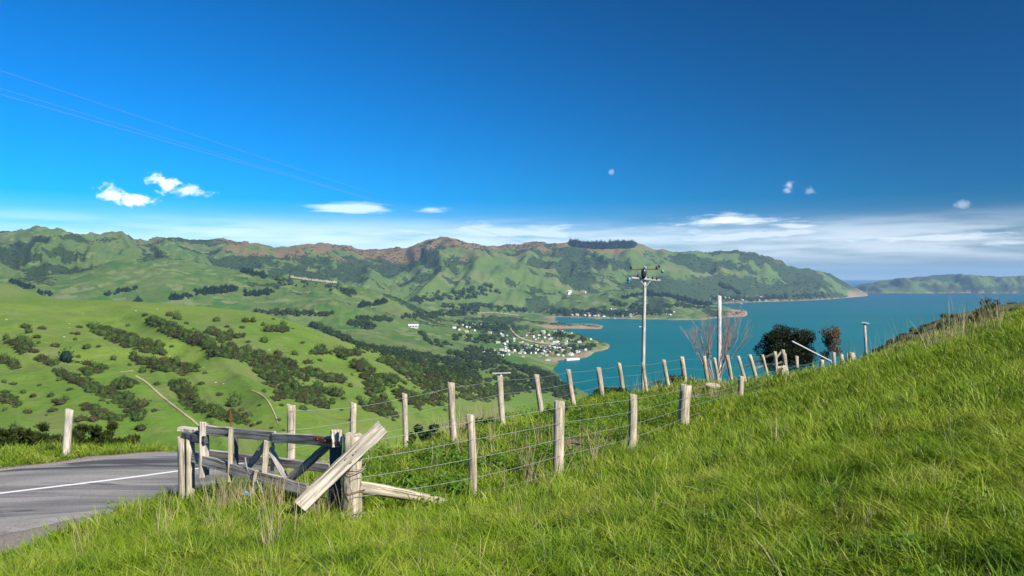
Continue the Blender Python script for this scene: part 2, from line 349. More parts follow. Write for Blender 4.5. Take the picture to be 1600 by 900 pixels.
ROCK = .75 * sstep(SEA + 7, SEA + 2, ZG + 9 * (fbm(PXG / 7, np.log(YG) * 90, 3, 341) - .5)) * (YG > 2300) * sstep(-.2, .05, gyy)
ROCK = np.maximum(ROCK, sstep(SEA + 14, SEA + 8, ZG) * sstep(.02, .08, gyy) * ((YG > 3650) & (YG < 3980) & (PXG > 735) & (PXG < 950)) * .9)
ROCK = np.maximum(ROCK, sstep(SEA + 110, SEA + 30, ZG) * ((PXG > 1325) & (PXG < 1362) & (YG > 9000) & (YG < 10600)) * .6)
ROCK = np.maximum(ROCK, sstep(SEA + 40, SEA + 10, ZG) * ((PXG > 1135) & (PXG < 1180) & (YG > 4500) & (YG < 5600)) * .9)
TONE = fbm(PXG / 90, np.log(YG) * 12, 4, 351)
FIELD = sstep(1700, 2300, YG) * sstep(.5, .34, SL) * sstep(6500, 5200, YG)
DRY = sstep(60, 150, YG) * 0 + ((PXG > 1285) & (YG < 900)).astype(float)
sink = 2.2 * (1 - sstep(78, 96, YG))
idx = np.arange(NU * NY).reshape(NY, NU)
quads = np.stack([idx[:-1, :-1], idx[:-1, 1:], idx[1:, 1:], idx[1:, :-1]], -1).reshape(-1, 4)
s = M('far_land'); wp = s.coord('World', (1, 1, 1))
nA = s.noise(wp, .004, 5); nB = s.noise(wp, .03, 5, .6); nC = s.noise(wp, .22, 4, .65)
pas = s.mix(s.ss(nA, .35, .65), (.082, .138, .026), (.120, .165, .038))
pas = s.mix(s.att('near'), s.mix(.45, pas, (.060, .098, .030)), s.mix(s.ss(nA, .35, .65), (.092, .165, .020), (.135, .195, .030)))
pas = s.mix(s.ss(nB, .52, .72, 0, .55), pas, (.155, .175, .055))
pas = s.mix(s.math('MULTIPLY', s.ss(nC, .45, .75), .45), pas, (.045, .10, .014))
ter = s.noise(s.coord('World', (.05, .16, .9)), 1.0, 5, .7)
pas = s.mix(s.math('MULTIPLY', s.att('near'), s.ss(ter, .50, .72, 0, .55)), pas, (.19, .20, .06)); pas = s.mix(s.math('MULTIPLY', s.att('near'), s.ss(ter, .46, .30, 0, .5)), pas, (.055, .105, .016))
pas = s.mix(s.ss(s.att('tone'), .58, .72, 0, .45), pas, (.15, .16, .06))
vor = s.node('ShaderNodeTexVoronoi', feature='F1'); mpv = s.coord('World', (1 / 210, 1 / 300, 0)); s.l.new(mpv, vor.inputs['Vector'])
vsep = s.node('ShaderNodeSeparateColor'); s.l.new(vor.outputs['Color'], vsep.inputs[0])
pas = s.mix(s.math('MULTIPLY', s.att('field'), s.ss(vsep.outputs[0], .55, .9, 0, .75)), pas, (.16, .19, .07))
pas = s.mix(s.math('MULTIPLY', s.att('field'), s.ss(vsep.outputs[1], .55, .9, 0, .8)), pas, (.040, .115, .018))
nD = s.noise(wp, .011, 5, .65)
brk = s.math('ADD', s.math('MULTIPLY', s.math('SUBTRACT', nB, .5), 1.0), s.math('MULTIPLY', s.math('SUBTRACT', nD, .5), 1.6))
bushf = s.ss(s.math('ADD', s.math('MULTIPLY', s.att('bush'), .8), s.math('MULTIPLY', brk, .9)), .36, .60, 0, .92)
col = s.mix(bushf, pas, s.mix(nC, (.012, .030, .012), (.038, .060, .020)))
brf = s.ss(s.math('ADD', s.att('brown'), s.math('MULTIPLY', brk, .8)), .36, .85, 0, .85)
col = s.mix(brf, col, s.mix(nC, (.120, .082, .040), (.235, .145, .062)))
col = s.mix(s.math('MULTIPLY', s.att('dry'), .8), col, s.mix(nC, (.05, .055, .025), (.16, .12, .07)))
col = s.mix(s.att('rock'), col, s.mix(nB, (.20, .125, .08), (.40, .29, .20)))
far_mat = s.bsdf(col, .95, .1, s.bump(nC, .5, 2.0)).m
me = mesh_from('far_land', np.stack([XG, YG, ZG - sink], -1).reshape(-1, 3), quads, [far_mat], True)
for nm, v in (('bush', BUSH), ('brown', BROWN), ('rock', ROCK), ('tone', TONE), ('dry', DRY), ('field', FIELD), ('near', sstep(1900, 1300, YG))): attr(me, nm, v)
tag(obj('hills', me), 'green pasture hills and ranges round the harbour', None, None, 'structure')

# sea, one sheet out to the horizon
s = M('sea_water'); wp = s.coord('World', (1, 1, 1))
w1 = s.noise(s.coord('World', (1, .35, 1)), .06, 6, .65); w2 = s.noise(s.coord('World', (.35, 1.0, 1)), .0011, 5, .6)
fa = s.node('ShaderNodeSeparateXYZ'); s.l.new(wp, fa.inputs[0])
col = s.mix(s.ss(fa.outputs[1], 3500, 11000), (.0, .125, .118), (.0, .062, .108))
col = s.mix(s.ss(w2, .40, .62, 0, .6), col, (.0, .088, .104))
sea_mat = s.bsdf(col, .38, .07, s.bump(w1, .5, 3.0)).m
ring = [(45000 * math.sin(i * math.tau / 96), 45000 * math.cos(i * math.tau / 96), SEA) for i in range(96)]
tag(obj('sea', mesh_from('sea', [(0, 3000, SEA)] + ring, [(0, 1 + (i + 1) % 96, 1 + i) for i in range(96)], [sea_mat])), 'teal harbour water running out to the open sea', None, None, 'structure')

# ------------------------------------------------------------------ paddock ground (thin plate through surveyed points)
CP = [(0, 0, -1.62), (-3, 0, -1.95), (3, 0, -1.5), (0, -9, -1.1), (-9, -9, -2.6), (9, -9, -.6), (-24, -9, -4.4), (24, -9, .6),
      (0, 5.6, -2.1), (0, 8, -2.5), (-.54, 10.4, -2.97), (.69, 11.9, -3.03), (2.2, 14.8, -3.33), (4.1, 18.8, -3.65), (7.7, 27, -4.45), (12.2, 36, -5.2), (19.4, 50, -6.9),
      (-2.15, 16, -3.52), (-1.1, 16, -3.36), (-.24, 17.9, -3.45), (.8, 21.5, -3.8), (3.15, 28, -4.35), (7.4, 34, -4.75), (13, 43, -5.75),
      (2.57, 4, -1.55), (4.5, 7, -1.52), (7, 11, -1.55), (10.3, 16, -1.52), (16, 25, -1.32), (13.5, 21, -1.4), (16.9, 30, -2.2), (17.4, 36, -3.5), (16.9, 42, -5.1), (23, 34, -1.6), (27, 42, -3.2),
      (1.68, 4.2, -1.68), (4, 10, -2.0), (8, 20, -2.85), (12, 30, -3.75), (1.6, 8, -2.2), (10, 20.5, -2.3),
      (-1.83, 9.2, -2.8), (-4.5, 11.2, -3.08), (-3.2, 10.2, -2.95), (-7.6, 11.5, -3.75), (-5.0, 13.2, -3.78), (-9.1, 14.1, -3.95), (-6.67, 15.8, -4.0), (-11.4, 17.7, -4.2), (-8.1, 19.4, -4.3), (-6.7, 10.3, -3.62),
      (-4.2, 7.6, -2.75), (-5.9, 11, -3.42), (-5.4, 8.5, -3.2), (-5.3, 12.2, -3.45), (-2.6, 5, -2.25), (-5, 17.4, -4.15), (-4.8, 19.5, -4.6), (-4.6, 23, -5.7), (-2.6, 13, -3.15), (-3.0, 15.0, -3.38), (-3.6, 14.0, -3.5), (-2.2, 18.6, -4.0),
      (-10.6, 19, -4.3), (-13, 21, -4.65), (-14, 27, -7.2), (-8.5, 24, -5.7), (-26, 12, -4.7), (-26, 20, -6.2), (-32, 30, -10), (-16, 8, -4.1),
      (-4.6, 29, -8.0), (0, 33, -7.6), (5, 45, -9.4), (20, 60, -11.5), (34, 40, -2.0), (40, 22, .9), (42, 60, -8), (-10, 40, -13), (-35, 45, -16), (0, 60, -17), (-40, 0, -6), (45, 0, 1.5)]
CPa = np.array(CP, float)
def _U(r2): return .5 * r2 * np.log(r2 + 1e-9)
_n = len(CPa); _K = _U(((CPa[:, None, :2] - CPa[None, :, :2])**2).sum(-1)) + np.eye(_n) * .12
_A = np.zeros((_n + 3, _n + 3)); _A[:_n, :_n] = _K; _A[:_n, _n] = 1; _A[:_n, _n + 1:] = CPa[:, :2]; _A[_n, :_n] = 1; _A[_n + 1:, :_n] = CPa[:, :2].T
_w = np.linalg.solve(_A, np.concatenate([CPa[:, 2], np.zeros(3)]))
ROADC = np.array([(-46, -12), (-30, .5), (-20, 7.0), (-14.5, 10.6), (-9.1, 14.15), (-6.67, 15.8), (-5.5, 17.2), (-4.9, 19.6), (-4.8, 23), (-4.6, 28), (-3.6, 35), (-1, 46)], float)
def dense(P, step=.4):
    d = np.concatenate([[0], np.cumsum(np.hypot(*np.diff(P, axis=0).T))]); q = np.arange(0, d[-1], step)
    xy = np.stack([np.interp(q, d, P[:, 0]), np.interp(q, d, P[:, 1])], -1)
    k = np.ones(9) / 9
    for _ in range(2):
        pad = np.pad(xy, ((4, 4), (0, 0)), mode='reflect', reflect_type='odd'); xy = np.stack([np.convolve(pad[:, i], k, 'valid') for i in range(2)], -1)
    return xy
ROAD = dense(ROADC); _tan = np.gradient(ROAD, axis=0); _tan /= np.linalg.norm(_tan, axis=1)[:, None]; ROADN = np.stack([-_tan[:, 1], _tan[:, 0]], -1)   # points to the far (valley) side
def road_coord(x, y):
    x = np.atleast_1d(np.asarray(x, float)).ravel(); y = np.atleast_1d(np.asarray(y, float)).ravel(); out = np.full(len(x), 99.)
    near = (x < 12) & (x > -56) & (y < 52)
    for c in np.array_split(np.nonzero(near)[0], max(1, int(near.sum() // 20000) + 1)):
        if not len(c): continue
        d = (x[c, None] - ROAD[None, :, 0])**2 + (y[c, None] - ROAD[None, :, 1])**2; k = d.argmin(1)
        out[c] = (x[c] - ROAD[k, 0]) * ROADN[k, 0] + (y[c] - ROAD[k, 1]) * ROADN[k, 1]
    return out
def plate(x, y):
    x = np.asarray(x, float); y = np.asarray(y, float); sh = x.shape; x = x.ravel(); y = y.ravel(); z = np.empty(len(x))
    for c in np.array_split(np.arange(len(x)), len(x) // 40000 + 1):
        z[c] = _U((x[c, None] - CPa[None, :, 0])**2 + (y[c, None] - CPa[None, :, 1])**2) @ _w[:_n] + _w[_n] + x[c] * _w[_n + 1] + y[c] * _w[_n + 2]
    return z.reshape(sh)
def ground(x, y):
    x = np.asarray(x, float); y = np.asarray(y, float)
    z = plate(x, y)
    z = z + .16 * (fbm(x / 1.5, y / 1.5, 3, 401) - .5) * sstep(2.9, 4.2, np.abs(road_coord(x, y)).reshape(x.shape))
    w = sstep(44, 78, y); Y = np.maximum(y, 56.); px = 800 + F * x / Y
    return z * (1 - w) + far_z(px, Y) * w
def gz(x, y): return float(ground(np.array([x]), np.array([y]))[0])
def gp(px, Y):
    x = (px - 800) / F * Y; return Vector((x, Y, gz(x, Y)))
def at(px, py, Y): return Vector(((px - 800) / F * Y, Y, (LV - py) / F * Y))
gx_ = np.arange(-62, 64.01, .36); gy_ = np.arange(-14, 80.01, .36); GX, GY = np.meshgrid(gx_, gy_)
GZ = ground(GX, GY); rc = road_coord(GX, GY).reshape(GX.shape)
GZ -= .22 * sstep(3.3, 2.7, np.abs(rc)) * (GY < 47); GZ -= 5 * sstep(76, 80, GY)
idx = np.arange(GX.size).reshape(GX.shape); quads = np.stack([idx[:-1, :-1], idx[:-1, 1:], idx[1:, 1:], idx[1:, :-1]], -1).reshape(-1, 4)
def gravel_mask(x, y):
    c = road_coord(x, y).reshape(np.shape(x)); n = .7 * (fbm(np.asarray(x) / .9, np.asarray(y) / .9, 4, 411) - .5)
    pull = 1.75 * np.exp(-((np.asarray(x) + 7.6) / 2.8)**2)                     # worn pull-in before the gate
    return sstep(4.05, 3.55, c + n) * sstep(-4.0 - pull, -3.5 - pull, c + n)
GRV = gravel_mask(GX, GY)
BARE = sstep(.62, .70, fbm(GX / 1.1, GY / 1.1, 4, 421)) * np.exp(-((GX - .3) / 4)**2 - ((GY - 15) / 4)**2)
s = M('paddock_soil'); wp = s.coord('World', (1, 1, 1)); a = s.noise(wp, 3, 5, .65); b = s.noise(wp, 40, 3, .6)
col = s.mix(a, (.022, .036, .008), (.045, .066, .014)); col = s.mix(s.ss(b, .5, .7, 0, .5), col, (.10, .085, .04))
col = s.mix(s.att('bare'), col, s.mix(b, (.16, .11, .07), (.27, .20, .14)))
col = s.mix(s.att('gravel'), col, s.mix(s.ss(b, .3, .7), (.15, .125, .10), (.33, .29, .25)))
me = mesh_from('ground', np.stack([GX, GY, GZ], -1).reshape(-1, 3), quads, [s.bsdf(col, .95, .1, s.bump(b, .8, .02)).m], True)
attr(me, 'gravel', GRV); attr(me, 'bare', BARE)
tag(obj('ground', me), 'grassy paddock slope in the foreground', None, None, 'structure')
# road
NW = 25; offs = np.linspace(-3.15, 3.05, NW)
RX = ROAD[:, None, 0] + ROADN[:, None, 0] * offs[None]; RY = ROAD[:, None, 1] + ROADN[:, None, 1] * offs[None]
edge_j = .16 * (fbm(RX / .7, RY / .7, 3, 431) - .5); RX[:, 0] += edge_j[:, 0]; RX[:, -1] += edge_j[:, -1]
RZ = ground(RX, RY) + .03 - .10 * sstep(2.9, 3.15, np.abs(offs))[None] - .0045 * (offs**2)[None] + .04
idx = np.arange(RX.size).reshape(RX.shape); quads = np.stack([idx[:-1, :-1], idx[1:, :-1], idx[1:, 1:], idx[:-1, 1:]], -1).reshape(-1, 4)
ACR = np.broadcast_to(offs[None], RX.shape)
s = M('asphalt'); wp = s.coord('World', (1, 1, 1))
rot = s.node('ShaderNodeMapping'); g_ = s.node('ShaderNodeNewGeometry'); s.l.new(g_.outputs['Position'], rot.inputs[0]); rot.inputs['Rotation'].default_value = (0, 0, R(-34)); rot.inputs['Scale'].default_value = (.16, 1.5, 1)
streak = s.noise(rot.outputs[0], 1.6, 5, .6, .3); agg = s.noise(wp, 90, 2, .7); pat = s.noise(rot.outputs[0], .9, 4, .6, .6)
col = s.mix(s.ss(streak, .36, .62), (.095, .089, .082), (.270, .250, .225))
col = s.mix(s.ss(agg, .35, .65, 0, .45), col, (.28, .265, .24)); col = s.mix(s.ss(s.noise(wp, 26, 3, .7), .50, .68, 0, .5), col, (.07, .068, .064))
col = s.mix(s.ss(pat, .575, .61, 0, .8), col, (.040, .040, .042))
acr = s.att('across'); wheel = s.math('ADD', s.ss(s.math('ABSOLUTE', s.math('SUBTRACT', s.math('ABSOLUTE', acr), 1.55)), .75, .15), 0.0)
col = s.mix(s.math('MULTIPLY', wheel, .28), col, (.055, .054, .054))
me = mesh_from('road', np.stack([RX, RY, RZ], -1).reshape(-1, 3), quads, [s.bsdf(col, .85, .25, s.bump(agg, .5, .008)).m], True); attr(me, 'across', ACR)
road = tag(obj('road', me), 'grey sealed country road with worn patches', None, None, 'structure')
def strip(name, o0, o1, i0, i1, m):
    ii = np.arange(i0, i1); V = []
    for o_ in (o0, o1):
        k = (o_ - offs[0]) / (offs[1] - offs[0]); k0 = int(k); f_ = k - k0
        V.append(np.stack([RX[ii, k0] * (1 - f_) + RX[ii, k0 + 1] * f_, RY[ii, k0] * (1 - f_) + RY[ii, k0 + 1] * f_, RZ[ii, k0] * (1 - f_) + RZ[ii, k0 + 1] * f_ + .006], -1))
    n = len(ii); V = np.concatenate(V); q = np.stack([np.arange(n - 1), np.arange(1, n), np.arange(1, n) + n, np.arange(n - 1) + n], -1)
    return obj(name, mesh_from(name, V, q, [m]), road)
s = M('road_paint'); wp = s.coord('World', (1, 1, 1)); n = s.noise(wp, 25, 4, .7)
paint = s.bsdf(s.mix(s.ss(n, .58, .72, 0, .8), (.72, .71, .68), (.16, .15, .14)), .7, .3).m
strip('centre_line', -.06, .06, 0, len(ROAD), paint)

# ------------------------------------------------------------------ scatter: points carrying scale, turn and choice of prototype
def scatter(name, pts, scl, rot, which, protos, label):
    pc_ = bpy.data.collections.new(name + '_prototypes')
    for o_ in protos: pc_.objects.link(o_)
    me = bpy.data.meshes.new(name); pts = np.asarray(pts, np.float32); me.vertices.add(len(pts)); me.vertices.foreach_set('co', pts.ravel())
    a = me.attributes.new('scl', 'FLOAT_VECTOR', 'POINT'); a.data.foreach_set('vector', np.asarray(scl, np.float32).ravel())
    a = me.attributes.new('rot', 'FLOAT_VECTOR', 'POINT'); a.data.foreach_set('vector', np.asarray(rot, np.float32).ravel())
    a = me.attributes.new('which', 'INT', 'POINT'); a.data.foreach_set('value', np.asarray(which, np.int32))
    o = obj(name, me); g = bpy.data.node_groups.new(name, 'GeometryNodeTree')
    g.interface.new_socket('Geometry', in_out='INPUT', socket_type='NodeSocketGeometry'); g.interface.new_socket('Geometry', in_out='OUTPUT', socket_type='NodeSocketGeometry')
    gi = g.nodes.new('NodeGroupInput'); go = g.nodes.new('NodeGroupOutput'); ip = g.nodes.new('GeometryNodeInstanceOnPoints'); ci = g.nodes.new('GeometryNodeCollectionInfo')
    ci.inputs['Collection'].default_value = pc_; ci.inputs['Separate Children'].default_value = True; ci.inputs['Reset Children'].default_value = True
    def na(n, ty):
        q = g.nodes.new('GeometryNodeInputNamedAttribute'); q.data_type = ty; q.inputs['Name'].default_value = n; return q.outputs['Attribute']
    g.links.new(gi.outputs[0], ip.inputs['Points']); g.links.new(ci.outputs[0], ip.inputs['Instance']); ip.inputs['Pick Instance'].default_value = True
    g.links.new(na('which', 'INT'), ip.inputs['Instance Index']); g.links.new(na('scl', 'FLOAT_VECTOR'), ip.inputs['Scale'])
    er = g.nodes.new('FunctionNodeEulerToRotation'); g.links.new(na('rot', 'FLOAT_VECTOR'), er.inputs[0]); g.links.new(er.outputs[0], ip.inputs['Rotation'])
    g.links.new(ip.outputs[0], go.inputs[0])
    m = o.modifiers.new('scatter', 'NODES'); m.node_group = g
    return tag(o, label, None, None, 'stuff')
def proto(name, me): return bpy.data.objects.new(name, me)
def ico(sub):
    b = bmesh.new(); bmesh.ops.create_icosphere(b, subdivisions=sub, radius=1); V = np.array([v.co[:] for v in b.verts]); Fc = np.array([[v.index for v in f.verts] for f in b.faces]); b.free(); return V, Fc
IV, IF = ico(2); IV2, IF2 = ico(2)
def blob_mesh(name, seed, m, tall=.8, rough=.34, freq=1.7, hi=True, cone=0.0):
    """lumpy bush or tree crown standing on its base, unit radius"""
    V, Fc = (IV, IF) if hi else (IV2, IF2); V = V.copy()
    d = fbm(V[:, 0] * freq + V[:, 2] * 1.3 + seed * 7.1, V[:, 1] * freq - V[:, 2] * 1.1 + seed * 3.3, 4, seed, .65) - .5
    V *= (1 + 2 * rough * d)[:, None]
    V *= (1 + .35 * rough * (np.random.default_rng(seed).random(len(V)) - .5))[:, None]
    V[:, 2] = np.maximum(V[:, 2], -.55)
    if cone: k = 1 - cone * np.clip((V[:, 2] + .3) / 1.4, 0, 1); V[:, :2] *= k[:, None]
    V[:, 2] = (V[:, 2] + .5) * tall
    Vs = V.copy(); V = V * np.array([.86, .86, .92])
    g_ = np.random.default_rng(seed + 900); n = 620 if hi else 200; k = g_.integers(0, len(V), n); P = Vs[k] * (1 + .42 * (g_.random(n) - .42))[:, None] + g_.normal(size=(n, 3)) * .05
    a = g_.normal(size=(n, 3)); a /= np.linalg.norm(a, axis=1)[:, None]; b = np.cross(a, g_.normal(size=(n, 3))); b /= np.linalg.norm(b, axis=1)[:, None]; q = ((.10 if hi else .17) * (.5 + g_.random(n)))[:, None]
    V2 = np.stack([P - a * q, P + b * q, P + a * q], 1).reshape(-1, 3); F2 = np.arange(3 * n).reshape(n, 3) + len(V)
    return mesh_from(name, np.concatenate([V, V2]), np.concatenate([Fc, F2]), [m], False)
def foliage(name, c0, c1, c2, sc_=.5):
    s = M(name); r = s.rnd(); n = s.noise(s.coord('Object', (1, 1, 1)), 5.0, 4, .7)
    col = s.mix(r, c0, c1); col = s.mix(s.ss(n, .45, .72, 0, .8), col, c2)
    return s.bsdf(col, .9, .1, s.bump(s.noise(s.coord('Object', (1, 1, 1)), 9, 3, .7), 1.0, .12)).m
fo_scrub = foliage('scrub_foliage', (.024, .038, .012), (.056, .058, .021), (.070, .082, .024))
fo_wood = foliage('wood_foliage', (.014, .030, .012), (.036, .052, .018), (.044, .064, .020))
fo_dark = foliage('conifer_foliage', (.006, .018, .013), (.014, .030, .018), (.014, .030, .018))
fo_scrub2 = foliage('green_scrub_foliage', (.028, .055, .012), (.050, .082, .018), (.085, .115, .026)); fo_scrub3 = foliage('brown_scrub_foliage', (.036, .034, .016), (.056, .048, .022), (.050, .056, .020))
sc_protos = [blob_mesh('scrub_bush', 10 + i, (fo_scrub, fo_scrub2, fo_scrub, fo_scrub3, fo_scrub2)[i], (.75, 1.0, .6, .85, 1.15)[i], .85) for i in range(5)]
wd_protos = [blob_mesh('wood_crown', 20 + i, fo_wood, 1.0, .55, hi=False) for i in range(5)]
cf_protos = [blob_mesh('conifer_crown', 30 + i, fo_dark, 1.2, .35, hi=False, cone=.4) for i in range(3)]
def in_line(pts, n, seed):
    """random picture points in a band (x, y, half width) along a polyline"""
    g = np.random.default_rng(seed); P = np.array(pts, float); L = np.hypot(*np.diff(P[:, :2], axis=0).T); L = np.maximum(L, .1); c = np.concatenate([[0], np.cumsum(L)])
    q = g.random(n) * c[-1]; r = np.sqrt(g.random(n)); a = g.random(n) * math.tau
    w = np.interp(q, c, P[:, 2])
    return np.stack([np.interp(q, c, P[:, 0]) + r * np.cos(a) * w * 1.2, np.interp(q, c, P[:, 1]) + r * np.sin(a) * w * .8], -1)
def scat_px(name, groups, protos, label, size, seed, ymin=60., dens=1.0):
    """size: crown width in picture pixels of the photograph, turned into metres where each plant stands"""
    g = np.random.default_rng(seed); P = []; S = []
    for k, (line, n) in enumerate(groups):
        for (x, y) in in_line(line, int(n * dens), seed + k):
            q = on_far(x, y, ymin)
            if q is None or q[2] < SEA + 1.5: continue
            P.append((q[0], q[1], q[2] - .2)); r = .5 * size * q[1] / F * (.45 + 1.0 * g.random()**1.4); S.append((r * (.8 + .7 * g.random()), r, r * (.7 + .5 * g.random())))
    n = len(P); return scatter(name, P, S, np.stack([np.zeros(n), np.zeros(n), g.random(n) * math.tau], -1), g.integers(0, len(protos), n), [proto(name + '_form', m) for m in protos], label)
# dense scrub in the gullies of the hillside across the valley
scat_px('scrub_thicket', [
    ([(146, 514, 7), (180, 526, 12), (215, 538, 14), (250, 547, 10)], 85), ([(238, 502, 7), (268, 516, 11), (300, 529, 11), (332, 541, 7)], 62),
    ([(325, 517, 5), (345, 531, 7), (368, 524, 8)], 24), ([(332, 552, 7), (360, 550, 12), (395, 560, 18), (440, 570, 14), (470, 592, 14)], 110),
    ([(212, 563, 8), (245, 570, 10), (280, 578, 13), (303, 576, 9)], 50), ([(270, 598, 8), (288, 612, 13), (302, 635, 13), (318, 640, 8)], 50),
    ([(325, 640, 9), (350, 650, 11), (385, 655, 11)], 34), ([(88, 580, 5), (120, 594, 8), (150, 608, 11), (185, 622, 13), (205, 634, 10)], 80),
    ([(128, 582, 8), (162, 577, 6)], 16), ([(182, 601, 9), (206, 600, 8)], 18), ([(132, 634, 7), (158, 648, 9), (183, 657, 6)], 26), ([(200, 644, 7), (224, 648, 5)], 10),
    ([(0, 618, 9), (24, 630, 7)], 16), ([(20, 536, 8), (46, 548, 11)], 18), ([(0, 562, 7), (24, 572, 6)], 14), ([(60, 560, 5), (84, 570, 5)], 9),
    ([(400, 575, 8), (440, 600, 12), (480, 622, 15), (512, 634, 8)], 80), ([(478, 580, 6), (500, 588, 8), (536, 594, 7)], 26), ([(470, 610, 8), (500, 612, 8)], 18),
    ([(488, 553, 4), (512, 548, 4)], 8), ([(527, 554, 7), (562, 551, 5)], 14), ([(426, 621, 8), (460, 616, 8)], 16), ([(418, 517, 3), (458, 515, 5)], 10),
    ([(556, 566, 8), (573, 580, 10), (586, 606, 13), (596, 640, 12)], 66), ([(574, 636, 8), (616, 650, 9)], 26), ([(590, 590, 9), (620, 600, 12)], 20),
    ([(640, 572, 8), (680, 592, 16), (730, 612, 20), (790, 620, 14)], 110), ([(600, 562, 6), (650, 586, 14), (690, 630, 18)], 70), ([(620, 612, 10), (660, 632, 14)], 36)],
    sc_protos, 'dark olive scrub filling the gullies of the green hillside', 8.0, 501, 60., 2.9)
# wood along the crest and down to the shore
scat_px('shelter_wood', [([(486, 507, 3), (520, 522, 5), (570, 543, 6), (620, 558, 7), (680, 575, 8), (745, 590, 9)], 190), ([(590, 545, 5), (650, 556, 7), (720, 568, 9), (800, 585, 9)], 150),
    ([(640, 570, 8), (700, 585, 14), (760, 600, 14), (815, 612, 10)], 170), ([(806, 575, 3), (840, 584, 7), (895, 606, 9)], 150), ([(800, 590, 8), (850, 605, 12), (900, 622, 10)], 110), ([(560, 505, 3), (580, 510, 5)], 16), ([(700, 552, 4), (760, 563, 7), (800, 572, 6)], 70),
    ([(730, 545, 3), (752, 556, 4)], 16)], wd_protos, 'dark belt of trees running down the crest to the bay', 7.5, 541, 700., 1.3)
# valley trees, hedges and copses
scat_px('valley_trees', [([(400, 487, 2), (470, 490, 5), (520, 492, 3)], 60), ([(545, 505, 3), (580, 512, 6)], 34), ([(628, 495, 4), (675, 492, 6), (745, 488, 4)], 70), ([(560, 498, 4), (610, 500, 4)], 40),
    ([(655, 520, 3), (670, 535, 4), (700, 540, 5)], 30), ([(710, 505, 4), (760, 512, 7), (800, 512, 4)], 60), ([(712, 528, 6), (760, 530, 10), (800, 535, 10)], 50), ([(800, 545, 8), (850, 548, 9), (900, 545, 9), (930, 540, 5)], 75),
    ([(830, 520, 6), (880, 528, 8), (910, 533, 6)], 36), ([(740, 548, 6), (790, 556, 7)], 50), ([(640, 470, 6), (700, 462, 10), (770, 455, 12)], 90), ([(430, 440, 5), (560, 455, 6)], 24), ([(530, 455, 5), (552, 460, 6)], 18),
    ([(860, 488, 4), (900, 489, 5), (990, 490, 6), (1050, 488, 4)], 130), ([(690, 478, 5), (760, 480, 6), (820, 486, 5)], 70), ([(1040, 478, 3), (1100, 480, 4)], 20), ([(1110, 466, 3), (1180, 468, 3), (1290, 462, 4)], 60), ([(955, 474, 4), (1010, 482, 5)], 24)],
    wd_protos, 'dark trees, hedges and copses dotted over the valley floor', 5.2, 571, 1600., 1.7)
scat_px('pine_blocks', [([(305, 458, 4), (335, 456, 7), (368, 452, 5)], 90), ([(268, 467, 4), (300, 463, 4)], 40), ([(384, 460, 5), (424, 457, 5)], 44), ([(562, 478, 4), (602, 473, 4)], 40), ([(376, 424, 3), (414, 432, 5)], 34), ([(20, 441, 3), (50, 452, 5)], 26), ([(60, 458, 3), (80, 461, 3)], 12),
    ([(162, 462, 3), (215, 450, 3)], 22), ([(212, 470, 4), (220, 470, 3)], 6), ([(891, 382, 3), (930, 386, 4), (988, 384, 5)], 700), ([(972, 466, 2), (1000, 461, 3), (1046, 463, 2)], 44), ([(1054, 466, 3), (1085, 474, 3), (1112, 476, 2)], 56), ([(1010, 458, 2), (1048, 464, 2)], 20), ([(1125, 446, 2), (1155, 458, 3)], 26)],
    cf_protos, 'near-black pine plantation blocks on the far slopes', 4.8, 611, 1200., 1.5)
# scrub over the ranges, following the gullies
g = np.random.default_rng(641); ok = (VIS & (BUSH > .5) & (YG > 2400) & (YG < 9000) & (ZG > SEA + 8)); pr = ok * 1.0
rows, cols = np.nonzero(ok); take = g.permutation(len(rows))[:26000]; rows = rows[take]; cols = cols[take]
px_ = PXG[rows, cols] + (g.random(len(rows)) - .5) * 3.4; Y_ = YG[rows, cols] * (1 + (g.random(len(rows)) - .5) * .01); z_ = far_z(px_, Y_)
r_ = Y_ / F * (.55 + 1.25 * g.random(len(rows))**2)
scatter('range_scrub', np.stack([(px_ - 800) / F * Y_, Y_, z_ - .3 * r_], -1), np.stack([r_ * 1.25, r_ * 1.1, r_ * .62], -1), np.stack([0 * r_, 0 * r_, g.random(len(r_)) * 6.28], -1), g.integers(0, 5, len(r_)), [proto('range_scrub_form', m) for m in wd_protos], 'patchy native scrub over the slopes of the far ranges')
# rough cover on the shoulder below us
P = []; S = []
for i in range(900):
    px = 1330 + 420 * g.random(); Y = 120 + 330 * g.random(); z = float(far_z(np.array([px]), np.array([Y]))[0]); r = .5 + 1.1 * g.random()
    P.append(((px - 800) / F * Y, Y, z - .2)); S.append((r * 1.2, r, r * .8))
scatter('shoulder_scrub', P, S, [(0, 0, 6.28 * g.random()) for _ in P], g.integers(0, 5, len(P)), [proto('shoulder_scrub_form', m) for m in sc_protos], 'rough brown scrub on the shoulder below the paddock')
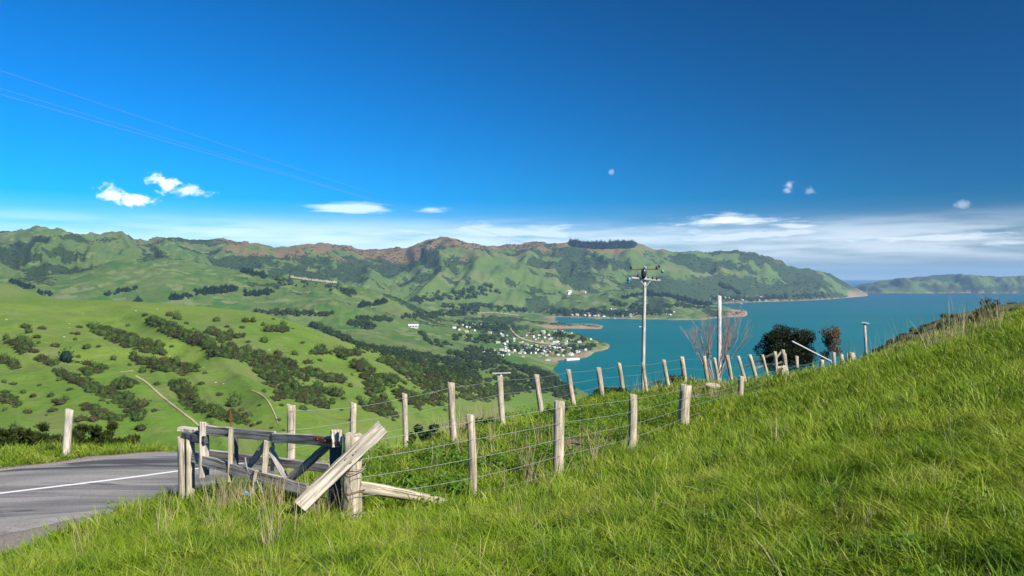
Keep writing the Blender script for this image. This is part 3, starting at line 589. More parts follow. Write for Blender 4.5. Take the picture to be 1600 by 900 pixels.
# single bushes on the green hillside
BUSHES = [(40, 509, 13), (45, 517, 10), (65, 511, 11), (58, 525, 10), (45, 534, 11), (86, 538, 12), (135, 541, 11), (113, 520, 6), (121, 521, 7), (118, 530, 5), (54, 548, 5), (122, 557, 6), (120, 564, 7), (136, 566, 13), (10, 527, 9), (16, 531, 7),
    (200, 508, 6), (227, 491, 9), (264, 491, 9), (277, 495, 12), (291, 504, 7), (338, 499, 10), (355, 509, 7), (384, 500, 10), (396, 501, 8), (378, 510, 8), (371, 526, 8), (388, 533, 7), (381, 521, 6), (411, 507, 6), (427, 498, 5), (412, 531, 11), (240, 578, 9), (255, 561, 13), (222, 579, 10), (245, 599, 9), (320, 582, 6), (315, 597, 9), (343, 615, 9),
    (365, 628, 22), (377, 640, 8), (79, 617, 9), (20, 598, 10), (52, 618, 8), (6, 596, 7), (43, 642, 12), (23, 669, 14), (83, 639, 13), (95, 627, 14), (37, 612, 7), (86, 625, 9), (103, 623, 9), (126, 652, 16), (145, 653, 14), (200, 622, 10), (219, 629, 22), (216, 650, 18), (190, 649, 11), (220, 668, 14), (7, 640, 6), (62, 601, 6), (93, 592, 8),
    (481, 563, 13), (434, 551, 12), (461, 552, 9), (500, 549, 12), (516, 551, 8), (534, 553, 17), (548, 551, 10), (559, 550, 12), (450, 565, 20), (433, 565, 14), (514, 592, 14), (531, 593, 14), (497, 602, 12), (525, 612, 22), (511, 610, 14), (413, 598, 10), (425, 602, 9), (540, 560, 6), (593, 604, 10), (594, 562, 12), (439, 631, 8), (576, 590, 12), (579, 594, 8), (666, 587, 6), (473, 637, 12), (241, 640, 8)]
ORD = 'nearest second third fourth fifth sixth seventh eighth ninth tenth eleventh twelfth thirteenth fourteenth fifteenth sixteenth seventeenth eighteenth nineteenth twentieth'.split()
def nth(k): return ORD[k] if k < 20 else 'twenty-first twenty-second twenty-third twenty-fourth twenty-fifth twenty-sixth twenty-seventh twenty-eighth twenty-ninth thirtieth thirty-first thirty-second thirty-third thirty-fourth thirty-fifth'.split()[k - 20]
DIRS = ['right of', 'up and right of', 'straight above', 'up and left of', 'left of', 'down and left of', 'straight below', 'down and right of']
def rank_labels(items, marks, pattern):
    """items (object, px, py): named by the nearest landmark, the direction from it and the rank by distance"""
    boxes = {}
    for o_, x, y in items:
        nm, mx, my = min(marks, key=lambda m_: (m_[1] - x)**2 + (m_[2] - y)**2); a = math.atan2(my - y, x - mx); k = int(round(a / (math.pi / 4))) % 8
        boxes.setdefault((nm, k), []).append(((x - mx)**2 + (y - my)**2, o_))
    for (nm, k), L_ in boxes.items():
        L_.sort(key=lambda q_: q_[0])
        for i, (_, o_) in enumerate(L_): o_['label'] = pattern % ((nth(i) if len(L_) > 1 else 'only'), DIRS[k] + ' ' + nm)
bitems = []
used = []; shared = [mesh for mesh in sc_protos]
def bush_at(px, py, w, k):
    q = on_far(px, py + w * .3, 200)
    if q is None: return
    o = obj('bush', shared[k % 5], None, (q[0], q[1], q[2] - .15)); r = .5 * w * q[1] / F; o.scale = (r * 1.05, r, r * random.uniform(.85, 1.15)); o.rotation_euler.z = random.random() * 6.28
    tag(o, 'single dark rounded bush on the green hillside across the valley', 'bush', 'single bushes on the hillside across the valley'); used.append((px, py)); bitems.append((o, px, py))
for k, (x, y, w) in enumerate(BUSHES): bush_at(x, y, w, k)
k = 0
while k < 95:
    x = random.uniform(0, 560); y = random.uniform(500, 690)
    if y < 485 + max(0, (x - 350)) * .32 or fbm(np.array([x / 70.]), np.array([y / 45.]), 3, 77)[0] < .47 or any((x - a)**2 + (y - b)**2 < 90 for a, b in used): k += .2; continue
    bush_at(x, y, random.uniform(4, 9), int(k)); k += 1
rank_labels(bitems, [('the lone black conifer', 103, 556), ('the white marker post', 104, 640), ('the straight clay track', 262, 627), ('the curving pale track', 418, 628), ('the short clay track', 277, 562), ('the crest trees', 520, 525), ('the left picture edge', 0, 600), ('the top of the hillside', 200, 470), ('the upper picture-edge slope', 0, 510)], '%s single bush %s')
q = on_far(103, 565, 200)
o = empty('conifer_tree', (q[0], q[1], q[2])); tag(o, 'lone almost black conifer standing on the green hillside', 'tree')
r = 10.5 * q[1] / F
obj('crown', blob_mesh('lone_crown', 77, fo_dark, 1.45, .2), o, (0, 0, .4), None, (r, r, r * .8))
#@@P4
# ------------------------------------------------------------------ village houses, jetty and boats
roof_cols = [(.52, .52, .50), (.30, .30, .30), (.30, .11, .08), (.16, .18, .20), (.38, .34, .28), (.62, .62, .61)]
wall_cols = [(.74, .73, .70), (.60, .56, .48), (.48, .44, .37)]
rmats = [flat('roof_iron', c, .5, .4) for c in roof_cols]; wmats = [flat('house_wall', c, .8, .3) for c in wall_cols]; winm = flat('window_glass', (.03, .04, .05), .2, .5)
def house_mesh(k, L, Wd, H):
    rh = Wd * .28; e = .5
    V = [(x * L / 2, y * Wd / 2, z) for z in (-2.5, H) for x, y in ((-1, -1), (1, -1), (1, 1), (-1, 1))] + [(-L / 2, 0, H + rh), (L / 2, 0, H + rh)]
    Fc = [(0, 1, 5, 4), (1, 2, 6, 5), (2, 3, 7, 6), (3, 0, 4, 7), (4, 7, 8), (5, 9, 6)]; mi = [0] * 6
    b = len(V); V += [(x, y, z) for x in (-L / 2 - e, L / 2 + e) for y, z in ((-Wd / 2 - e, H - .25), (0, H + rh + .12), (Wd / 2 + e, H - .25), (Wd / 2 + e, H - .05), (0, H + rh + .32), (-Wd / 2 - e, H - .05))]
    Fc += [(b, b + 6, b + 7, b + 1), (b + 1, b + 7, b + 8, b + 2), (b + 5, b + 4, b + 10, b + 11), (b + 4, b + 3, b + 9, b + 10), (b, b + 1, b + 4, b + 5), (b + 1, b + 2, b + 3, b + 4), (b + 6, b + 11, b + 10, b + 7), (b + 7, b + 10, b + 9, b + 8)]; mi += [1] * 8
    for sy in (-1, 1):
        for j in range(3):
            x0 = -L / 2 + L * (.12 + .29 * j); y = sy * (Wd / 2 + .06); b = len(V); V += [(x0, y, H * .35), (x0 + L * .16, y, H * .35), (x0 + L * .16, y, H * .8), (x0, y, H * .8)]; Fc += [(b, b + 1, b + 2, b + 3)]; mi += [2]
    return mesh_from('house', V, Fc, [wmats[k % 3], rmats[k % 6], winm], False, mi)
hm = [house_mesh(k, *random.choice([(13, 8.5, 3), (16, 9, 3.2), (12, 10, 5.2), (19, 10, 3.4)])) for k in range(12)]
def house(px, py, k, label, group, sc_=1.0, ymin=1500.):
    q = on_far(px, py, ymin)
    if q is None or q[2] < SEA + 2: return
    o = obj('house', hm[k % 12], None, (q[0], q[1], q[2] + .6), (0, 0, random.random() * 3.14), (sc_,) * 3); tag(o, label, 'house', group); return o
hitems = []
vil = [(710, 513), (718, 516), (722, 508), (730, 511), (738, 506), (745, 509), (752, 508), (758, 511), (742, 516), (728, 519), (735, 512), (832, 527), (826, 521), (841, 524), (850, 522), (848, 519), (868, 519), (876, 518), (882, 520), (893, 521), (851, 528), (861, 530), (840, 529), (899, 533), (905, 535), (892, 533), (884, 534), (915, 529), (924, 530), (923, 527), (830, 542), (838, 541), (845, 543), (851, 545), (859, 542), (866, 544), (873, 540), (879, 541), (826, 545), (836, 546), (849, 549), (855, 556), (862, 553), (873, 555), (879, 556), (890, 555), (893, 554), (843, 557), (905, 550), (899, 551), (915, 547), (762, 549), (770, 548), (776, 552), (783, 548), (790, 549), (795, 555), (800, 551), (803, 548), (766, 553), (781, 556), (812, 553), (818, 558), (826, 552), (731, 543), (756, 552), (790, 545), (808, 545), (815, 548), (822, 539), (868, 536), (858, 538), (931, 535), (910, 541), (870, 549), (836, 552), (847, 535)]
for k, (x, y) in enumerate(vil):
    h_ = house(x + random.uniform(-1, 1), y, k * 7 + k // 5, 'small pale house among trees in the waterside village', 'houses in the village on the point', random.uniform(.65, .95))
    if h_: hitems.append((h_, x, y))
for k in range(42):
    y = random.uniform(518, 557); x = random.uniform(755 + (y - 518) * .6, 890 + (1 - abs(y - 538) / 20) * 40)
    h_ = house(x, y, k * 5 + 3, 'small pale house among trees in the waterside village', 'houses in the village on the point', random.uniform(.6, .9))
    if h_: hitems.append((h_, x, y))
rank_labels(hitems, [('the white sea wall', 836, 565), ('the short wharf', 893, 561), ('the tip of the point', 957, 545), ('the top of the village road', 797, 513), ('the foot of the village road', 875, 541), ('the long farm shed', 646, 512), ('the bend of the village road', 825, 533), ('the trees inland of the village', 775, 555)], '%s pale village house %s')
rowp = []; rowf = []
for k in range(34):
    x = 892 + 165 * random.random(); rowp.append(house(x, random.uniform(484, 495) - (2 if x > 1000 else 0), k * 5 + 1, 'small pale house on the shore of the far peninsula', 'houses on the far peninsula shore', random.uniform(.9, 1.3), 4000))
for k in range(18):
    rowf.append(house(1108 + 95 * random.random(), random.uniform(463, 470), k * 3 + 2, 'tiny pale house at the foot of the far range', 'houses at the foot of the far range', 1.5, 6500))
for L_, tail in ((rowp, 'pale house from the left along the far peninsula shore'), (rowf, 'tiny pale house from the left at the foot of the far range')):
    L_ = sorted([h_ for h_ in L_ if h_], key=lambda h_: h_.location.x / h_.location.y)
    for i, h_ in enumerate(L_): h_['label'] = (nth(i) if i else 'first') + ' ' + tail
for k, (x, y) in enumerate([(890, 457), (912, 457), (909, 459), (888, 459)]): house(x, y, k, ['upper left', 'upper right', 'lower right', 'lower left'][k] + ' of four pale farmhouses on the slope above the far peninsula', 'farmhouses above the far peninsula', 1.9, 4000)
o = house(646, 512, 5, 'long white farm shed on the flat valley paddocks', None, 1.7); o.scale = (2.6, 1.5, 1.3); o.rotation_euler.z = .1
# jetty and sea wall
jm = flat('jetty_concrete', (.66, .66, .64), .8)
def slab(name, a, b, wid, z0, z1, m, parent=None):
    a = Vector(a); b = Vector(b); d = (b - a).normalized(); n = Vector((-d.y, d.x, 0)) * wid / 2
    V = [(p + sgn * n + Vector((0, 0, z))) for z in (z0, z1) for p, sgn in ((a, 1), (a, -1), (b, -1), (b, 1))]
    return obj(name, mesh_from(name, [v[:] for v in V], [(0, 1, 2, 3), (4, 7, 6, 5), (0, 4, 5, 1), (1, 5, 6, 2), (2, 6, 7, 3), (3, 7, 4, 0)], [m]), parent)
def seap(px, py, z=0): Y = -SEA * F / (py - LV); return Vector(((px - 800) / F * Y, Y, SEA + z))
tag(slab('sea_wall', seap(816, 569), seap(858, 565), 10, -1.5, 5.5, jm), 'long white sea wall along the village waterfront', 'sea wall')
tag(slab('wharf', seap(884, 563.2), seap(904, 561.8), 11, -1.5, 5.0, jm), 'short white wharf at the village shore', 'wharf')
hullm = flat('boat_hull', (.85, .85, .84), .4); mastm = flat('mast_metal', (.7, .7, .7), .4)
def boat(px, py, L, label):
    p = seap(px, py, .2); o = empty('sailing_boat', p); o.rotation_euler.z = random.uniform(-.5, .5)
    n = 9; V = []; 
    for i in range(n):
        t = i / (n - 1); w = L * .16 * math.sin(math.pi * (.12 + .88 * (1 - t)) * .62) if t < 1 else .02; x = (t - .5) * L
        V += [(x, -w, L * .11 + .03 * L * t), (x, -w * .6, 0), (x, w * .6, 0), (x, w, L * .11 + .03 * L * t)]
    Fc = [(4 * i + j, 4 * i + 4 + j, 4 * i + 5 + j, 4 * i + 1 + j) for i in range(n - 1) for j in range(3)] + [(4 * i, 4 * i + 3, 4 * i + 7, 4 * i + 4) for i in range(n - 1)] + [(0, 1, 2, 3)]
    obj('hull', mesh_from('hull', V, Fc, [hullm]), o)
    V = [(x * L * (.16 if z < .1 else .12) - .03 * L, y * L * .09 * (1 if z < .1 else .75), L * .11 + z * L) for z in (0, .08) for x, y in ((-1, -1), (1, -1), (1, 1), (-1, 1))]
    obj('cabin', mesh_from('cabin', V, [(4, 5, 6, 7), (0, 1, 5, 4), (1, 2, 6, 5), (2, 3, 7, 6), (3, 0, 4, 7)], [hullm]), o)
    V = [(.05 * L + .012 * L * math.cos(a), .012 * L * math.sin(a), z) for z in (L * .1, L * 1.15) for a in (0, 2.1, 4.2)]
    obj('mast', mesh_from('mast', V, [(0, 1, 4, 3), (1, 2, 5, 4), (2, 0, 3, 5)], [mastm]), o)
    tag(o, label, 'boat', 'boats moored in the bay')
for a in [(951, 497.5, 17, 'white sailing boat moored nearest the bay head, leftmost of the row'), (960, 497.8, 22, 'largest white sailing boat moored off the far peninsula'), (974, 497.6, 20, 'white sailing boat moored furthest right off the far peninsula shore'), (1000, 511, 13, 'small white boat alone in open water beside the power pole'), (1158, 475, 26, 'white boat moored off the far shore beyond the peninsula tip')]: boat(*a)
# tracks on the hillside (bare clay farm track) and a fresh bare slip on the range
clay = M('track_clay'); wp = clay.coord('World', (1, 1, 1)); clay = clay.bsdf(clay.mix(clay.noise(wp, .4, 4), (.26, .20, .12), (.42, .34, .23)), .95, .1).m
def track(name, pts, wpx, label, lift=.35):
    P = dense(np.array(pts, float), 1.5); V = []
    for i, (x, y) in enumerate(P):
        t = P[min(i + 1, len(P) - 1)] - P[max(i - 1, 0)]; n = np.array([-t[1], t[0]]) / max(np.hypot(*t), .01)
        for sg in (-1, 1):
            w = wpx * (.5 + .35 * vnoise(np.array([i * .3]), np.array([sg * 3.]), 9)[0]); q = on_far(x + sg * n[0] * w, y + sg * n[1] * w, 200)
            V.append((q[0], q[1], q[2] + lift))
    n = len(P); tag(obj(name, mesh_from(name, V, [(2 * i, 2 * i + 1, 2 * i + 3, 2 * i + 2) for i in range(n - 1)], [clay], True)), label, None, None, 'structure')
track('farm_track', [(212, 588), (228, 597), (245, 613), (263, 628), (285, 645), (305, 660), (315, 672)], 1.9, 'bare clay farm track running down the hillside')
track('farm_track', [(264, 557), (276, 563), (290, 568)], 1.3, 'short bare clay track on the hillside')
track('farm_track', [(392, 610), (408, 616), (420, 628), (430, 648), (434, 662)], 1.4, 'pale curving farm track behind the gate')
track('farm_track', [(187, 582), (200, 581), (209, 580)], 1.0, 'faint clay track between bushes')
track('village_road', [(797, 513), (803, 522), (815, 530), (835, 535), (860, 538), (875, 541)], 1.6, 'pale road winding up through the village', 1.5)
track('clay_slip', [(454, 433), (475, 437), (500, 439), (528, 442)], 2.6, 'bare pinkish clay slope on the far pasture', 2.5)
track('shore_road', [(735, 491), (755, 489), (775, 489), (795, 491), (810, 493)], 1.0, 'pale shoreline road round the bay head', 1.5)

# ------------------------------------------------------------------ timber
w_post = wood('weathered_post', (.20, .165, .11), (.52, .45, .33), .35, .5)
w_pale = wood('pale_board', (.24, .21, .16), (.60, .535, .42), .1, .3)
w_grey = wood('grey_gate_timber', (.14, .125, .105), (.45, .415, .36), .12, .4)
w_blue = wood('dark_shaded_timber', (.040, .042, .045), (.115, .115, .118), .0, .3)  # dark timber; the heel stile's shade is put into this colour
w_pole = wood('power_pole_wood', (.34, .33, .30), (.56, .54, .49), 0)
rust = M('rusty_iron'); rust = rust.bsdf(rust.mix(rust.noise(rust.coord('Object', (1, 1, 1)), 30, 4), (.10, .025, .012), (.26, .08, .03)), .9, .2).m
wirem = flat('galvanised_wire', (.26, .28, .27), .6, .3, .3)
def pole_mesh(name, L, r0x, r0y, m, seed, sides=9, segs=7, taper=.95, jit=.06, slant=.25, square=0.0):
    """weathered round or split post along +Z from z=0, with an uneven slanted top"""
    g = np.random.default_rng(seed); V = []; ang = np.arange(sides) * math.tau / sides + g.random() * .5; prof = 1 + jit * 1.6 * (g.random(sides) - .5)
    if square: prof = prof * (1 + square * (np.abs(np.cos(2 * (ang - math.pi / 4)))**2 * .30 - .06))
    bx, by = (g.random(2) - .5) * .03 * L
    for k in range(segs + 1):
        t = k / segs; tp = 1 - (1 - taper) * t; j = 1 + jit * (g.random(sides) - .5)
        for i in range(sides):
            z = L * t
            if k == segs: z += slant * r0x * math.cos(ang[i]) + .18 * r0x * (g.random() - .5)
            V.append((r0x * tp * prof[i] * j[i] * math.cos(ang[i]) + bx * math.sin(math.pi * t), r0y * tp * prof[i] * j[i] * math.sin(ang[i]) + by * math.sin(math.pi * t), z))
    Fc = [(k * sides + i, k * sides + (i + 1) % sides, (k + 1) * sides + (i + 1) % sides, (k + 1) * sides + i) for k in range(segs) for i in range(sides)]
    V.append((0, 0, L - .05 * r0x)); c = len(V) - 1; Fc += [(segs * sides + i, segs * sides + (i + 1) % sides, c) for i in range(sides)]
    me = mesh_from(name, V, Fc, [m]); me.polygons.foreach_set('use_smooth', np.array([len(f) == 4 for f in Fc])); return me
def along(p0, p1, facing=None):
    d = (p1 - p0); z = d.normalized(); f = Vector(facing) if facing is not None else Vector((0, -1, 0)); y = (f - z * f.dot(z)).normalized(); x = y.cross(z)
    return Matrix(((x.x, y.x, z.x, p0.x), (x.y, y.y, z.y, p0.y), (x.z, y.z, z.z, p0.z), (0, 0, 0, 1))), d.length
def put(o, Mx, parent):
    if parent is not None: o.parent = parent; Mx = Matrix.Translation(-Vector(parent.location)) @ Mx
    o.matrix_local = Mx; return o
def under(o, part):
    """hang a piece, placed in world space, under a part of a top-level thing"""
    o.parent = part; o.matrix_parent_inverse = (Matrix.Translation(Vector(part.parent.location)) @ part.matrix_basis).inverted(); return o
def post(name, base, top, r, m, seed, parent, bury=.35, ry=None, **k):
    d = (top - base).normalized(); b = base - d * bury; Mx, L = along(b, top); return put(obj(name, pole_mesh(name, L, r, ry or r, m, seed, **k)), Mx, parent)
def beam(name, p0, p1, wid, thick, m, seed, parent, facing=None, segs=8):
    """sawn board between two points: wid across the view, thick towards the facing side; chamfered, slightly warped, chipped ends"""
    g = np.random.default_rng(seed); Mx, L = along(Vector(p0), Vector(p1), facing); c = min(wid, thick) * .13; a = wid / 2; b = thick / 2
    sec = [(a - c, -b), (a, -b + c), (a, b - c), (a - c, b), (-a + c, b), (-a, b - c), (-a, -b + c), (-a + c, -b)]; V = []
    wx = (g.random(segs + 1) - .5) * wid * .10; wy = (g.random(segs + 1) - .5) * thick * .12
    for k in range(segs + 1):
        for (x, y) in sec:
            e = (g.random() - .5) * wid * .22 if k in (0, segs) else 0
            V.append((x * (1 + .05 * (g.random() - .5)) + wx[k], y * (1 + .06 * (g.random() - .5)) + wy[k], L * k / segs + e))
    Fc = [(k * 8 + i, k * 8 + (i + 1) % 8, k * 8 + 8 + (i + 1) % 8, k * 8 + 8 + i) for k in range(segs) for i in range(8)] + [tuple(range(7, -1, -1)), tuple(segs * 8 + i for i in range(8))]
    return put(obj(name, mesh_from(name, V, Fc, [m])), Mx, parent)
def cable(name, pts, r, m, parent, sides=5):
    P = [Vector(p) for p in pts]; V = []; n = len(P)
    for i in range(n):
        d = (P[min(i + 1, n - 1)] - P[max(i - 1, 0)]).normalized(); a = d.cross(Vector((0, 0, 1))); a = a.normalized() if a.length > .01 else Vector((1, 0, 0)); b = a.cross(d)
        for k in range(sides): V.append((P[i] + (a * math.cos(k * math.tau / sides) + b * math.sin(k * math.tau / sides)) * r)[:])
    Fc = [(i * sides + k, i * sides + (k + 1) % sides, (i + 1) * sides + (k + 1) % sides, (i + 1) * sides + k) for i in range(n - 1) for k in range(sides)]
    o = obj(name, mesh_from(name, V, Fc, [m], True))
    if parent is not None: o.parent = parent; o.location = -Vector(parent.location)
    return o
def sag(a, b, s_, n=8):
    a = Vector(a); b = Vector(b); return [a.lerp(b, i / n) - Vector((0, 0, s_ * 4 * (i / n) * (1 - i / n))) for i in range(n + 1)]

# far fence row: (top px, top py, base px, distance, radius)
ROWA = [(455, 633, 452, 14.4, .075), (553, 630, 552, 15.1, .06), (632, 615, 634, 15.8, .055), (705, 598, 711, 16.1, .075), (781, 588, 787, 18.0, .07), (838, 585, 847, 21.3, .075), (888, 577, 898, 24.6, .075), (935, 574, 942, 27.4, .09), (967, 567, 975, 30.2, .08), (1005, 567, 1012, 31.5, .07), (1037, 562, 1046, 33.2, .085), (1065, 557, 1074, 35.0, .10), (1100, 556, 1110, 37.0, .085), (1116, 559, 1126, 38.6, .08), (1136, 555, 1146, 40.0, .10), (1153, 556, 1166, 41.6, .085), (1171, 554, 1182, 43.0, .10), (1191, 554, 1201, 44.6, .085), (1211, 549, 1216, 46.0, .10)]
def fence(rows, label, nw, heights, seed, r_w):
    b0 = gp(rows[0][2], rows[0][3]); o = empty('wire_fence', b0); tag(o, label, 'fence'); tops = []; bases = []
    for i, (tx, ty, bx_, Y, r) in enumerate(rows):
        base = gp(bx_, Y); top = at(tx, ty, Y)
        sq = .9 if (i * 7 + seed) % 3 else .2
        post('post', base, top, r, w_post, seed + i, o, square=sq, ry=r * (.8 if sq > .5 else 1)); tops.append(top); bases.append(base)
    for h in heights:
        for i in range(len(tops) - 1):
            off = Vector((0, -(rows[i][4] + .01), 0)); off2 = Vector((0, -(rows[i + 1][4] + .01), 0))
            cable('wire', sag(bases[i].lerp(tops[i], h) + off, bases[i + 1].lerp(tops[i + 1], h) + off2, .012, 5), r_w * .8, wirem, o, 4)
    return o
fence(ROWA, 'long far wire fence with leaning wooden posts behind the grassy lane', 3, (.93, .66, .40), 40, .0045)
# near fence row beside the paddock
sp = gp(553, 9.2); 
ROWB = [(735, 648, 736, 10.4, .055), (874, 627, 872, 11.9, .078), (989, 616, 986, 14.8, .075), (1072, 601, 1068, 18.8, .135), (1159, 588, 1157, 26.0, .085), (1222, 573, 1221, 35.0, .11), (1284, 562, 1283, 43.0, .11), (1331, 551, 1330, 47.0, .20)]
nb = empty('wire_fence', gp(736, 10.4)); tag(nb, 'near wire fence of squared wooden posts climbing from the old gate', 'fence'); tops = [at(556, 680, 9.2)]; bases = [sp]; rads = [.13]
for i, (tx, ty, bx_, Y, r) in enumerate(ROWB):
    base = gp(bx_, Y); top = at(tx, ty, Y); rnd_ = r > .12
    p = post('post', base, top, r, w_post, 90 + i, nb, square=0 if rnd_ else 1.2, ry=r * (1 if rnd_ else .75), sides=14 if rnd_ else 8, slant=.1)
    if i == 3: p['label'] = 'thick round pale strainer post'
    tops.append(top); bases.append(base); rads.append(r)
for h in (.93, .73, .52, .30, .10):
    for i in range(len(tops) - 1):
        a = bases[i].lerp(tops[i], h) - Vector((0, rads[i] + .01, 0)); b = bases[i + 1].lerp(tops[i + 1], h) - Vector((0, rads[i + 1] + .01, 0)); cable('wire', sag(a, b, .012, 6), .0036, wirem, nb, 4)
p0 = at(1219, 571, 34.9); beam('cross_rail', at(1212, 575, 34.8), at(1228, 572, 34.8), .10, .08, w_pale, 5, nb)
post('post', gp(1228, 35.4), at(1227, 572, 35.4), .09, w_post, 131, nb)

# ------------------------------------------------------------------ old gate
def Yg(px): return 11.0 - (px - 290) / 240 * 1.65
def ga(px, py, dy=0.): return at(px, py, Yg(px) + dy)
gate = empty('old_gate', gp(410, Yg(410))); tag(gate, 'broken grey timber gate sagging between old posts at the roadside', 'gate')
gl = gate.location
fac = (.25, -1, 0)
def gb(name, a, b, wid, thick, m, seed, dy=0., fc=fac): return beam(name, ga(*a, dy), ga(*b, dy), wid, thick, m, seed, gate, fc)
gb('top_rail', (312, 671), (430, 682), .125, .05, w_grey, 1); gb('top_rail', (428, 683.5), (527, 689), .12, .055, w_grey, 2, -.01)
gb('bottom_rail', (302, 715), (482, 766), .135, .05, w_grey, 4, -.05); gb('back_rail', (322, 709), (516, 731), .115, .05, w_grey, 5, .55)
gb('stub_rail', (286, 681), (322, 688), .11, .07, w_blue, 6, -.06)
gb('stile', (317, 660), (316, 746), .085, .05, w_pale, 7, -.07); gb('stile', (323.5, 662), (324, 742), .05, .05, w_grey, 8, .06)
gb('stile', (361, 671), (359, 752), .06, .04, w_post, 9, -.09); gb('stile', (369, 684), (370, 742), .05, .05, w_blue, 10, .12)
gb('stile', (417, 689), (413, 742), .07, .045, w_post, 11, -.06); gb('stile', (427, 691), (425, 735), .045, .04, w_post, 12, .07)
gb('brace', (386, 732), (416, 692), .085, .05, w_grey, 13, .06); gb('brace', (421, 700), (447, 748), .075, .045, w_grey, 14, .04); gb('brace', (452, 750), (511, 697), .095, .05, w_grey, 15, .05)
gb('stake', (401, 735), (394, 786), .055, .04, w_post, 16, -.12); gb('stake', (408, 752), (413, 790), .045, .035, w_grey, 17, .1)
gb('heel_stile', (526, 672), (523, 792), .14, .11, w_blue, 18, .10); gb('stile_cap', (524, 671), (526, 698), .10, .05, w_pale, 19, -.06); gb('stile_cap', (532, 672), (532, 695), .035, .04, w_pale, 20, -.08)
hs_ = gb('hinge_strap', (490, 685), (531, 694), .045, .015, rust, 21, -.10)
gb('stake', (520, 742), (514, 806), .065, .05, w_post, 22, .06)
cable('wire', [ga(383, 715, -.1), ga(385, 728, -.12), ga(389, 740, -.12), ga(395, 744, -.12), ga(401, 737, -.14)], .009, wirem, gate)
cable('wire', [ga(401, 750, -.15), ga(407, 764, -.15), ga(413, 778, -.15), ga(424, 788, -.13)], .008, wirem, gate)
cable('rusty_rod', [ga(360, 641, .02), ga(360.5, 700, .02)], .008, rust, gate)
for (x, y) in ((496, 686.5), (508, 689), (521, 692)):
    Vn, Fn = ico(1); nl = obj('bolt', mesh_from('bolt', Vn * .013, Fn, [rust])); nl.location = ga(x, y, -.115); hs_.parent = gate; under(nl, hs_)
# gate posts
lp = gp(284, 11.05)
o = empty('gate_post', gp(285, 11.0)); tag(o, 'short round gate post nearest the road, a pale block across its top', 'gate post', 'gate posts at the road end')
post('shaft', gp(285, 10.95), at(285, 684, 10.95), .070, w_post, 201, o, sides=12, jit=.12)
o2 = empty('gate_post', gp(297, 10.9)); tag(o2, 'slimmer round gate post just right of the roadside one, without a block', 'gate post', 'gate posts at the road end'); post('shaft', gp(297, 10.9), at(297, 687, 10.9), .058, w_post, 202, o2, sides=11, jit=.12)
beam('cap_block', at(282, 670, 11.1), at(318, 674, 11.0), .06, .14, w_pale, 203, o)
o = empty('strainer_post', sp); tag(o, 'stout weathered strainer post with rotted top at the hinge end of the gate', 'gate post')
ssh = post('shaft', gp(553, 9.2), at(553, 679, 9.2), .118, w_post, 205, o, sides=14, segs=10, jit=.16, slant=.12)
for k, zz in enumerate((.62, .60, .57, .34)):
    c = Vector((sp.x, sp.y, sp.z + zz)); _nm = cable('wire_loop', [c + Vector((.133 * math.cos(a), .133 * math.sin(a), .02 * math.sin(a * 2 + k))) for a in np.linspace(0, math.tau, 17)], .005, rust if k % 2 else wirem, None, 4).name; under(bpy.data.objects[_nm], ssh)
cable('loose_wire', [at(545, 742, 9.05), at(541, 752, 9.0), at(548, 764, 9.02), at(552, 778, 9.03), at(549, 790, 9.03)], .005, wirem, o, 4)
pl = empty('leaning_plank', at(470, 792, 8.92)); tag(pl, 'pale split plank slanting across the strainer post', 'plank')
beam('board', at(469, 790, 8.78), at(597, 668, 9.02), .165, .055, w_pale, 207, pl, (.12, -1, .25))
st = empty('stay_rail', gp(712, 10.05)); tag(st, 'long half-round rail bracing the foot of the strainer post', 'rail')
a = at(560, 761, 9.2); b = at(716, 793, 9.95); Mx, L = along(a, b); put(obj('rail', pole_mesh('rail', L, .075, .06, w_post, 209, sides=10, segs=9, taper=.8)), Mx, st)
bd = pl.children[0]
for (x, y) in ((541, 716), (549, 722), (556, 706)):
    Vn, Fn = ico(1); nl = obj('nail', mesh_from('nail', Vn * .009, Fn, [rust])); nl.location = at(x, y, 8.87); under(nl, bd)
# blue twine
tw = flat('blue_twine', (.10, .32, .58), .7); o = empty('baling_twine', gp(386, 10.2)); tag(o, 'scrap of bright blue baling twine caught in the grass under the gate', 'twine')
rr = random.Random(5)
for k in range(5): cable('strand', [at(380 + 3 * j + rr.uniform(-2, 2), 770 + rr.uniform(-3, 3) + j * .5, 10.1) for j in range(5)], .009, tw, o, 4)
# roadside marker post
o = empty('marker_post', gp(104, 19)); tag(o, 'white weathered marker post standing alone on the far road verge', 'post'); post('shaft', gp(102, 19), at(108, 640, 19), .085, w_pale, 211, o, square=1.0, ry=.07)

# ------------------------------------------------------------------ power poles and lines
glass = M('green_insulator').bsdf((.08, .24, .21), .25, .5).m; dkm = flat('dark_porcelain', (.03, .028, .026), .35, .5)
def ball(name, p, r, m, parent, sq=1.0):
    V, Fc = ico(2); o = obj(name, mesh_from(name, V * r * np.array([1, 1, sq]), Fc, [m], True)); o.location = Vector(p)
    if parent.parent is not None: return under(o, parent)
    o.parent = parent; o.location = Vector(p) - Vector(parent.location); return o
b = gp(1004, 60); pp = empty('power_pole', b); tag(pp, 'tall pale wooden power pole with two crossarms and green insulators', 'power pole'); t_ = at(1008, 416, 60)
post('shaft', b, t_, .17, w_pole, 301, pp, 1.0, taper=.72, segs=10, sides=12, jit=.03)
arm1 = beam('crossarm', at(987, 434, 59.78), at(1032, 438, 59.78), .15, .13, w_pole, 302, pp); arm2 = beam('crossarm', at(985.5, 421, 59.8), at(1031, 420.5, 59.8), .075, .08, rust, 303, pp)
